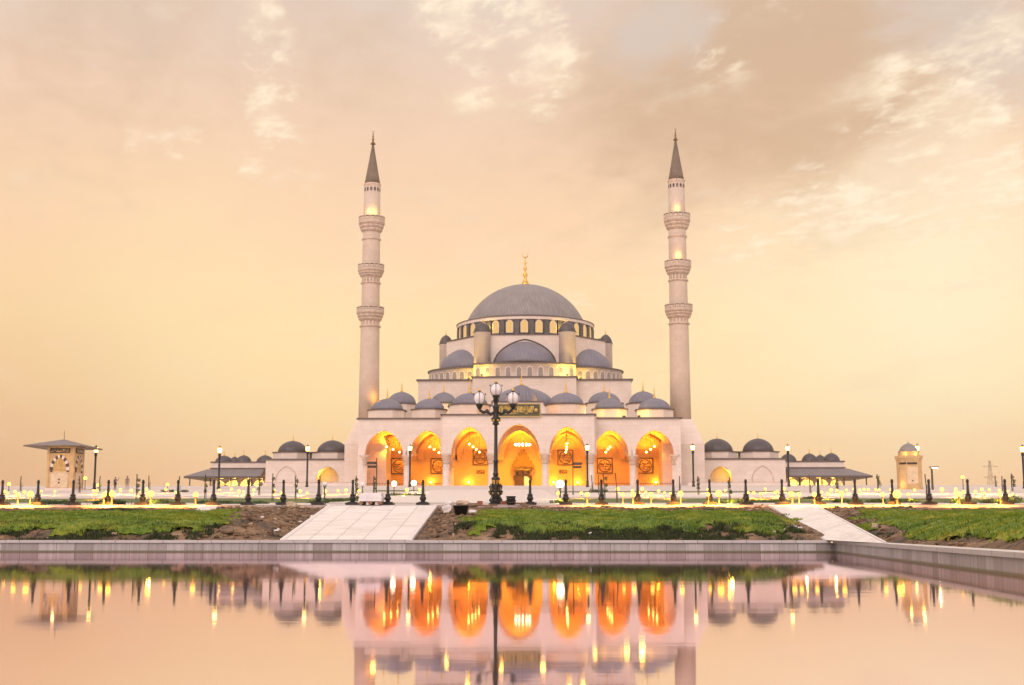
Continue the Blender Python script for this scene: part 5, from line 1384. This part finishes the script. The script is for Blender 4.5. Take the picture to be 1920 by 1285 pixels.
lump('stone_block', 546, 953, 22, 13, M['rock'], 'pale broken limestone block by the kerb, larger of two before the left wing', 'rock', seed=1)
lump('stone_block', 567, 954, 12, 7, M['rock'], 'smaller pale stone leaning beside the big limestone block', 'rock', seed=2)
lump('stone_block', 532, 954, 14, 6, M['darkrock'], 'low brownish stone left of the big limestone block', 'rock', seed=12)
lump('stone_block', 427, 1001, 27, 14, M['darkrock'], 'dark flat-topped rock at the edge of the left lawn', 'rock', seed=3)
for i, (px, py, w, h, lab) in enumerate(((492, 972, 7, 4, 'small pale stone in the dirt midway between left lawn and ramp'), (516, 975, 6, 4, 'small pale stone in the dirt beside the wide ramp'), (470, 985, 9, 4, 'small stone in the dirt just right of the left lawn'),
        (520, 996, 9, 5, 'small stone near the pool rim left of the wide ramp'), (214, 1004, 10, 5, 'small stone under the front edge of the left lawn'), (855, 985, 8, 4, 'small stone in dirt left of the middle lawn'), (1500, 992, 8, 4, 'small stone in dirt right of the middle lawn'), (1690, 975, 9, 4, 'small stone on the bare slope right of the narrow ramp'),
        (850, 1008, 4, 8, 'thin white marker stub standing at the pool rim'), (1107, 1003, 7, 5, 'small white stone under the front of the middle lawn'))):
    lump('small_stone', px, py, w, h, M['rock'] if i % 3 else M['whiteboard'], lab, 'stone', seed=20+i)
def bagobj(px, py, w, h, lab, m='bag', seed=0):
    return lump('plastic_sheet' if m == 'bag' else 'sack', px, py, w, h, M[m], lab, 'plastic sheet' if m == 'bag' else 'sack', seed=seed)
bagobj(838, 962, 17, 16, 'crumpled white plastic sheet left of the black tub', seed=31)
bagobj(886, 963, 17, 7, 'crumpled white plastic sheet right of the black tub', seed=32)
bagobj(843, 949, 18, 8, 'white sack lying behind the crumpled sheet', seed=33)
bagobj(868, 949, 30, 8, 'pale sack of sand lying behind the black tub', 'rock', seed=34)
bagobj(886, 951, 24, 8, 'brown sack slumped against the pale one behind the tub', 'darkrock', seed=35)
bagobj(584, 974, 6, 8, 'scrap of white plastic high on the dirt beside the wide ramp', seed=36)
bagobj(563, 981, 8, 4, 'scrap of white plastic half way down the dirt beside the wide ramp', seed=37)
bagobj(1487, 990, 14, 5, 'white scrap by the hose end right of the middle lawn', seed=38)
bagobj(518, 997, 11, 4, 'white scrap low in the dirt left of the wide ramp', seed=39)
bagobj(1640, 993, 12, 12, 'pale torn sack on the bare slope right of the narrow ramp', 'rock', seed=40)
# black tub
q = hit(864, 965); k = q.y/F
t = empty('tub', q, 'big black plastic tub by the top of the wide ramp', 'tub')
m = MB(); r = 15*k; h = 15*k
m.lathe([(r*.72, 0), (r*.98, h), (r*1.06, h), (r*1.06, h+.03), (r*.94, h+.03), (r*.70, .05), (.001, .05)], 20); m.build('body', M['rubber'], t)
m = MB(); m.lathe([(r*.88, h*.80), (r*.5, h*.86), (.001, h*.9)], 14); m.build('contents', M['darkrock'], t)
# stacked black buckets and a board by the lamp post
q = G(958, 948); k = q.y/F
for j in range(2):
    t = empty('bucket', (q.x, q.y, q.z+.012+j*.16), ['lower black bucket of the stack beside the lamp post', 'upper black bucket of the stack beside the lamp post'][j], 'bucket', 'stacked buckets')
    m = MB(); r = 9.5*k; m.lathe([(r*.8, 0), (r*(1.0-.08*j), .15), (r*(1.06-.08*j), .15), (r*(1.06-.08*j), .185), (r*(.9-.08*j), .185), (r*.72, .03), (.001, .03)], 18); m.build('body', M['rubber'], t)
    m = MB(); m.tube([(-r*.98, 0, .17), (-r*.8, -r*.65, .12), (0, -r*1.02, .08), (r*.8, -r*.65, .12), (r*.98, 0, .17)], .008, 5); m.build('handle', M['steel'], t)
def board(name, px, py, w, d, h, m, rz, lab, cat, tilt=0, group=None):
    q = G(px, py) if py < 949.5 else hit(px, py); k = q.y/F; mb = MB(); mb.box(-w*k/2, w*k/2, -d/2, d/2, 0, h)
    o = mb.build(name, m, loc=(q.x, q.y, q.z+.03)); o.rotation_euler = (tilt, 0, R(rz)); return tag(o, lab, cat, group)
board('plank', 975, 948, 22, .30, .07, M['brown'], 14, 'brown plank lying by the buckets right of the lamp post', 'plank')
board('plank', 912, 951, 40, .22, .06, M['brown'], -8, 'brown plank lying on the kerb left of the lamp post base', 'plank')
board('plank', 985, 950, 20, .18, .06, M['darkrock'], -20, 'dark plank end on the kerb before a bollard right of the lamp post', 'plank')
for j, (px, py, lab) in enumerate(((900, 948, 'red brick standing by the sack left of the lamp post'), (944, 949, 'red brick lying between lamp post and buckets'))):
    q = G(px, py); mb = MB(); mb.box(-.11, .11, -.055, .055, 0, .14); mb.box(-.05, .05, -.03, .03, .1402, .142); o = mb.build('brick', M['brick'], loc=(q.x, q.y, q.z+.02)); o.rotation_euler = (0, 0, R(25*j)); tag(o, lab, 'brick')
# pallet with marble slabs
q = G(697, 949.0); q.y -= .0; k = q.y/F
t = empty('pallet', (q.x, q.y, q.z+.02), 'low wooden pallet carrying white slabs on the walkway at the ramp top', 'pallet')
m = MB()
for s_ in (-1, 0, 1): m.box(s_*17*k-.07, s_*17*k+.07, -.5, .5, 0, .1)
m.build('runners', M['brown'], t)
m = MB()
for j in range(5): m.box(-20*k, 20*k, -.5+j*.21, -.34+j*.21, .102, .125)
m.build('deck', M['brown'], t)
for j in range(9):
    mb = MB(); dx = rn.uniform(-.03, .03); hh = .035
    f = 1-.05*max(0, j-5); mb.box(-21*k*f, 21*k*f, -.46, .46, 0, hh)
    o = mb.build('marble_slab', M['whiteboard'], loc=(q.x+dx, q.y+rn.uniform(-.03, .03), q.z+.147+j*.037)); o.rotation_euler = (0, 0, R(rn.uniform(-1.5, 1.5)))
    tag(o, 'white marble slab in the pallet stack, %s from the bottom' % ORD[j], 'slab', 'marble slabs stacked on the pallet')
# white slab on the bank, dark open shaft on the bank
a = [hit(*p) for p in ((365, 962), (400, 962))]; b_ = [W(374, 950, YK-.13), W(409, 950, YK-.13)]
m = MB(); vs = [a[0]+Vector((0, 0, .05)), a[1]+Vector((0, 0, .05)), Vector((b_[1].x, YK-.14, ZK-.02)), Vector((b_[0].x, YK-.14, ZK-.02))]
m.hexa([tuple(v-Vector((0, 0, .06))) for v in vs] + [tuple(v) for v in vs]); o = fixn(m.build('stone_slab', M['whiteboard'])); tag(o, 'square white stone panel leaning on the kerb above the left lawn', 'panel')
q = hit(230, 961); k = q.y/F
t = empty('drain_pit', (q.x, q.y, q.z+.02), 'dark square drain pit with a raised rim above the left lawn', 'drain')
m = MB(); w_, d_ = 22*k, 1.1
for s_ in (-1, 1): m.box(s_*w_-.05, s_*w_+.05, -d_, d_, -.1, .09); m.box(-w_+.052, w_-.052, s_*d_-.05, s_*d_+.05, -.1, .09)
m.build('rim', M['black'], t); m = MB(); m.box(-w_+.05, w_-.05, -d_+.05, d_-.05, .02, .04); m.build('opening', M['ink'], t)
# cables and hose on the right slope
def cable(name, pxs, r, m, lab, cat):
    p = [hit(*a) + Vector((0, 0, r*.6)) for a in pxs]; pts_ = []
    for i in range(len(p)-1):
        for j in range(5):
            c = p[i].lerp(p[i+1], j/5); pts_.append((c.x+.03*math.sin(i*3+j), c.y, gz(c.x, c.y)+r*.7))
    mb = MB(); mb.tube(pts_+[tuple(p[-1])], r, 6); o = mb.build(name, m); return tag(o, lab, cat)
cable('cable', [(1180, 958), (1250, 960), (1320, 957), (1400, 953), (1430, 951)], .03, M['cable'], 'long black cable trailing just below the kerb above the middle lawn', 'cable')
cable('cable', [(1390, 960), (1420, 963), (1445, 970), (1463, 977), (1470, 983)], .03, M['cable'], 'black cable bending down the dirt right of the middle lawn', 'cable')
cable('hose', [(1478, 986), (1479, 991), (1472, 996), (1460, 1000), (1450, 1002)], .035, M['hose'], 'pale hose curling down the dirt right of the middle lawn', 'hose')
cable('cable', [(1590, 964), (1625, 975), (1640, 985), (1650, 990)], .025, M['cable'], 'dark cable on the bare slope right of the narrow ramp', 'cable')

# ------------------------------------------------------------------ lamps of the mosque
OR = (1, .34, .012)
for lab, pp in (('outermost left', [(725, 838), (737, 843), (749, 848)]), ('second left', [(806, 838), (814, 843), (823, 849)]), ('third left', [(880, 833), (887, 838), (893, 843), (899, 848)]),
                ('third right', [(1063, 832), (1062.5, 838), (1062, 843), (1061, 848)]), ('second right', [(1144, 838), (1140, 842.5), (1136, 848)]), ('outermost right', [(1227, 837), (1220, 843), (1212, 848)])):
    for j, (px, py) in enumerate(pp):
        y = (133.4 + 8.2*j/(len(pp)-1) if len(pp) == 3 else 131.5+9.6*j/3)*K
        p = W(px, py, y); xc, zb = p.x, p.z
        t = empty('pendant_lamp', (xc, y, zb), 'hanging bulb in the %s arch, %s from the front' % (lab, ORD[j]), 'lamp', 'bulbs hanging in the porch')
        m = MB(); m.tube([(0, 0, .2), (0, 0, ztop_s-.52-zb)], .02, 5); m.build('cord', M['black'], t)
        m = MB(); m.lathe([(.16, .2), (.12, .3), (.03, .36)], 10); m.build('cap', M['gold'], t)
        m = MB(); m.ball((0, 0, 0), .2, 12, 8); m.build('bulb', M['bulb'], t)
        if j != 1: lamp('up_light', (0, 0, .5), 850, OR, .45, t, 'AREA', up=True); lamp('down_light', (0, 0, -.35), 900, OR, .3, t, 'SPOT', 160)
t = empty('chandelier', (wx(980, 258, 832), 258, wz(832, 258)), 'big ring chandelier blazing before the central doorway', 'chandelier')
m = MB(); m.tube([(0, 0, .3), (0, 0, ztop_s-.52-wz(832, 258))], .04, 6); m.lathe([(.1, .0), (.3, .1), (.1, .5)], 10); m.build('rod', M['gold'], t)
m = MB(); rg = [(1.45*math.cos(2*PI*j/24), 1.45*math.sin(2*PI*j/24), 0) for j in range(25)]; m.tube(rg, .07, 6)
for j in range(6): m.tube([(0, 0, .4), (1.45*math.cos(PI*j/3), 1.45*math.sin(PI*j/3), 0)], .03, 5)
m.build('ring', M['gold'], t)
for j in range(12):
    m = MB(); m.ball((1.45*math.cos(PI*j/6), 1.45*math.sin(PI*j/6), -.2), .2, 10, 7, 1.2); m.build('bulb', M['whitelit'], t)
lamp('up_light', (0, 0, .6), 2600, (1, .58, .02), 1.2, t, 'AREA', up=True); lamp('down_light', (0, 0, -.7), 3600, (1, .57, .02), .5, t, 'SPOT', 164)
lamp('up_light', (0, 7, .8), 2200, (1, .62, .02), 1.0, t, 'AREA', up=True); lamp('down_light', (0, 7, .6), 3200, (1, .60, .02), .5, t, 'SPOT', 164)
# floor uplights inside the porch
for px, lab in ((808, 'glowing wall lamp low in the second arch from the left'), (879, 'glowing wall lamp low in the arch left of the doorway'), (1016+22, 'glowing wall lamp low in the arch right of the doorway, left one'), (1083, 'glowing wall lamp low in the arch right of the doorway, right one'), (1230, 'glowing wall lamp low in the outermost right arch')):
    p = W(px, 905, YB-.3); t = empty('wall_lamp', (p.x, YB-.002, p.z), lab, 'lamp', 'low wall lamps inside the porch')
    m = MB(); m.box(-.18, .18, -.2, -.001, -.5, -.25); m.tube([(0, -.15, -.25), (0, -.28, -.1)], .05, 6); m.build('bracket', M['gold'], t)
    m = MB(); m.ball((0, -.3, .05), .2, 12, 8); m.build('bulb', M['bulb'], t); lamp('wall_light', (0, -1.0, .1), 190, (1, .55, .03), .3, t)
# floodlights on the roofs
def flood(p, power, lab, col=(1, .66, .09), aim=(0, .6, .8), r=.5, big=1.0, off=(0, 0, .5)):
    t = empty('floodlight', p, lab, 'floodlight', 'floodlights on the mosque roofs')
    m = MB(); m.box(-.06, .06, -.06, .06, -.25, .02); m.box(-.3*big, .3*big, -.12, .12, .02, .34*big); m.build('housing', M['black'], t)
    m = MB(); m.box(-.25*big, .25*big, .122, .14, .06, .30*big); m.build('lens', M['flood'], t)
    lamp('beam', off, power, col, r, t); return t
flood((wx(1112, 248.8, 778), 248.8, ztop_s+.5), 330, 'floodlight on the right porch roof beside the projecting centre')
flood((wx(1198, 249, 778), 249, ztop_s+.5), 420, 'floodlight on the right porch roof between its two domes')
flood((wx(1170, 249.6, 778), 249.6, ztop_s+.5), 160, 'floodlight on the right porch roof, left of the one between the domes')
flood((wx(842, 268, 764), 268, wz(764, 268)), 160, 'floodlight behind the left porch domes')
flood((wx(702, 255.6, 764), 255.7, wz(765, 255.7)), 170, 'floodlight at the foot of the left minaret shaft', (1, .46, .05), off=(.5, -.3, 1.9))
for s_, w_, lab in ((-1, 380, 'floodlight on the hall ledge left of the front apse'), (1, 620, 'floodlight glaring on the hall ledge right of the front apse')):
    flood((XH+s_*9.8, H(144.6), zl2+.55), w_, lab, off=(0, .15, .55))
for s_, lab in ((-1, 'floodlight on the ledge between left and front apses'), (1, 'floodlight on the ledge between right and front apses')):
    flood((XH+s_*12.9, H(148.2), zl+.62), 520, lab, off=(0, -.4, .8))
for s_, lab in ((-1, 'floodlight at the drum behind the front left turret'), (1, 'floodlight at the drum behind the front right turret')):
    flood((XH+s_*8.9, H(151.6), zo+.65), 230, lab, off=(0, -.2, 1.6))
flood((XH+18.0, H(163.0), zo+.65), 50, 'floodlight beside the outer right turret')
for s_, lab in ((-1, 'floodlight left of the ribbed portal dome'), (1, 'floodlight right of the ribbed portal dome')):
    flood((wx(978, 245, 752)+s_*3.9, 244.2, wz(756, 245)), 170, lab, (1, .5, .06), off=(0, .2, .6))
# lamps on the minaret balconies
def mlamp(t, kx, zz, rf, power, lab, px=.0, big=.9):
    p = Vector(t.location) + Vector((px, -20.5*kx, zz(rf)+.45)); f = flood(p, power*1.0, lab, (1, .58, .10), off=(0, -.1, 1.5), big=big); f['group'] = 'lamps on the minaret balconies'
(tL, YL, kL, zL), (tR, YR, kR, zR) = mL, mR
mlamp(tL, kL, zL, 418, 110, 'lamp on the top balcony of the left minaret, left one', -.5)
mlamp(tL, kL, zL, 418, 150, 'lamp on the top balcony of the left minaret, right one', 1.0)
mlamp(tR, kR, zR, 412, 130, 'lamp on the top balcony of the right minaret', -.2)
mlamp(tR, kR, zR, 500, 130, 'lamp on the middle balcony of the right minaret', -.1)

# far transmission tower
p = W(1858, 916, 1235); x = p.x; zt = wz(865, 1235); z0 = Z0
t = empty('transmission_tower', (x, 1235, Z0), 'faint lattice power pylon far away on the right', 'pylon')
H = zt-z0; m = MB(); wB, wT = 6.5, .6
def cx2(f): return wB*(1-f)**1.3+wT*f
for i in range(14):
    f0, f1 = i/14, (i+1)/14
    for sx, sy in ((-1, -1), (1, -1), (1, 1), (-1, 1)):
        a0, a1 = cx2(f0), cx2(f1); m.tube([(sx*a0, sy*a0, H*f0), (sx*a1, sy*a1, H*f1)], .16, 4)
    for s_ in (-1, 1): m.tube([(-cx2(f0), s_*cx2(f0), H*f0), (cx2(f1), s_*cx2(f1), H*f1)], .09, 4); m.tube([(cx2(f0), s_*cx2(f0), H*f0), (-cx2(f1), s_*cx2(f1), H*f1)], .09, 4)
m.build('mast', M['pylon'], t)
m = MB()
for f, ln in ((.90, 7.5), (.72, 6.5)):
    for s_ in (-1, 1): m.tube([(0, 0, H*f+1.2), (s_*ln, 0, H*f)], .14, 4); m.tube([(0, 0, H*f-.6), (s_*ln, 0, H*f)], .14, 4)
m.build('cross_arms', M['pylon'], t)

# ------------------------------------------------------------------ dusty evening air
def _haze(nt):
    v = nt.n('ShaderNodeVolumePrincipled'); v.inputs['Color'].default_value = (1.0, .93, .80, 1)
    v.inputs['Density'].default_value = .00026; v.inputs['Anisotropy'].default_value = .65
    return v.outputs[0]
hm = bpy.data.materials.new('evening haze'); hm.use_nodes = True; hm.node_tree.nodes.clear()
_o = NT(hm.node_tree).n('ShaderNodeOutputMaterial'); hm.node_tree.links.new(_haze(NT(hm.node_tree)), _o.inputs['Volume'])
mb = MB(); mb.box(-950, 950, -60, 1500, -1.9, 92); hz = mb.build('haze', hm, kind='stuff')
S.cycles.volume_bounces = 0
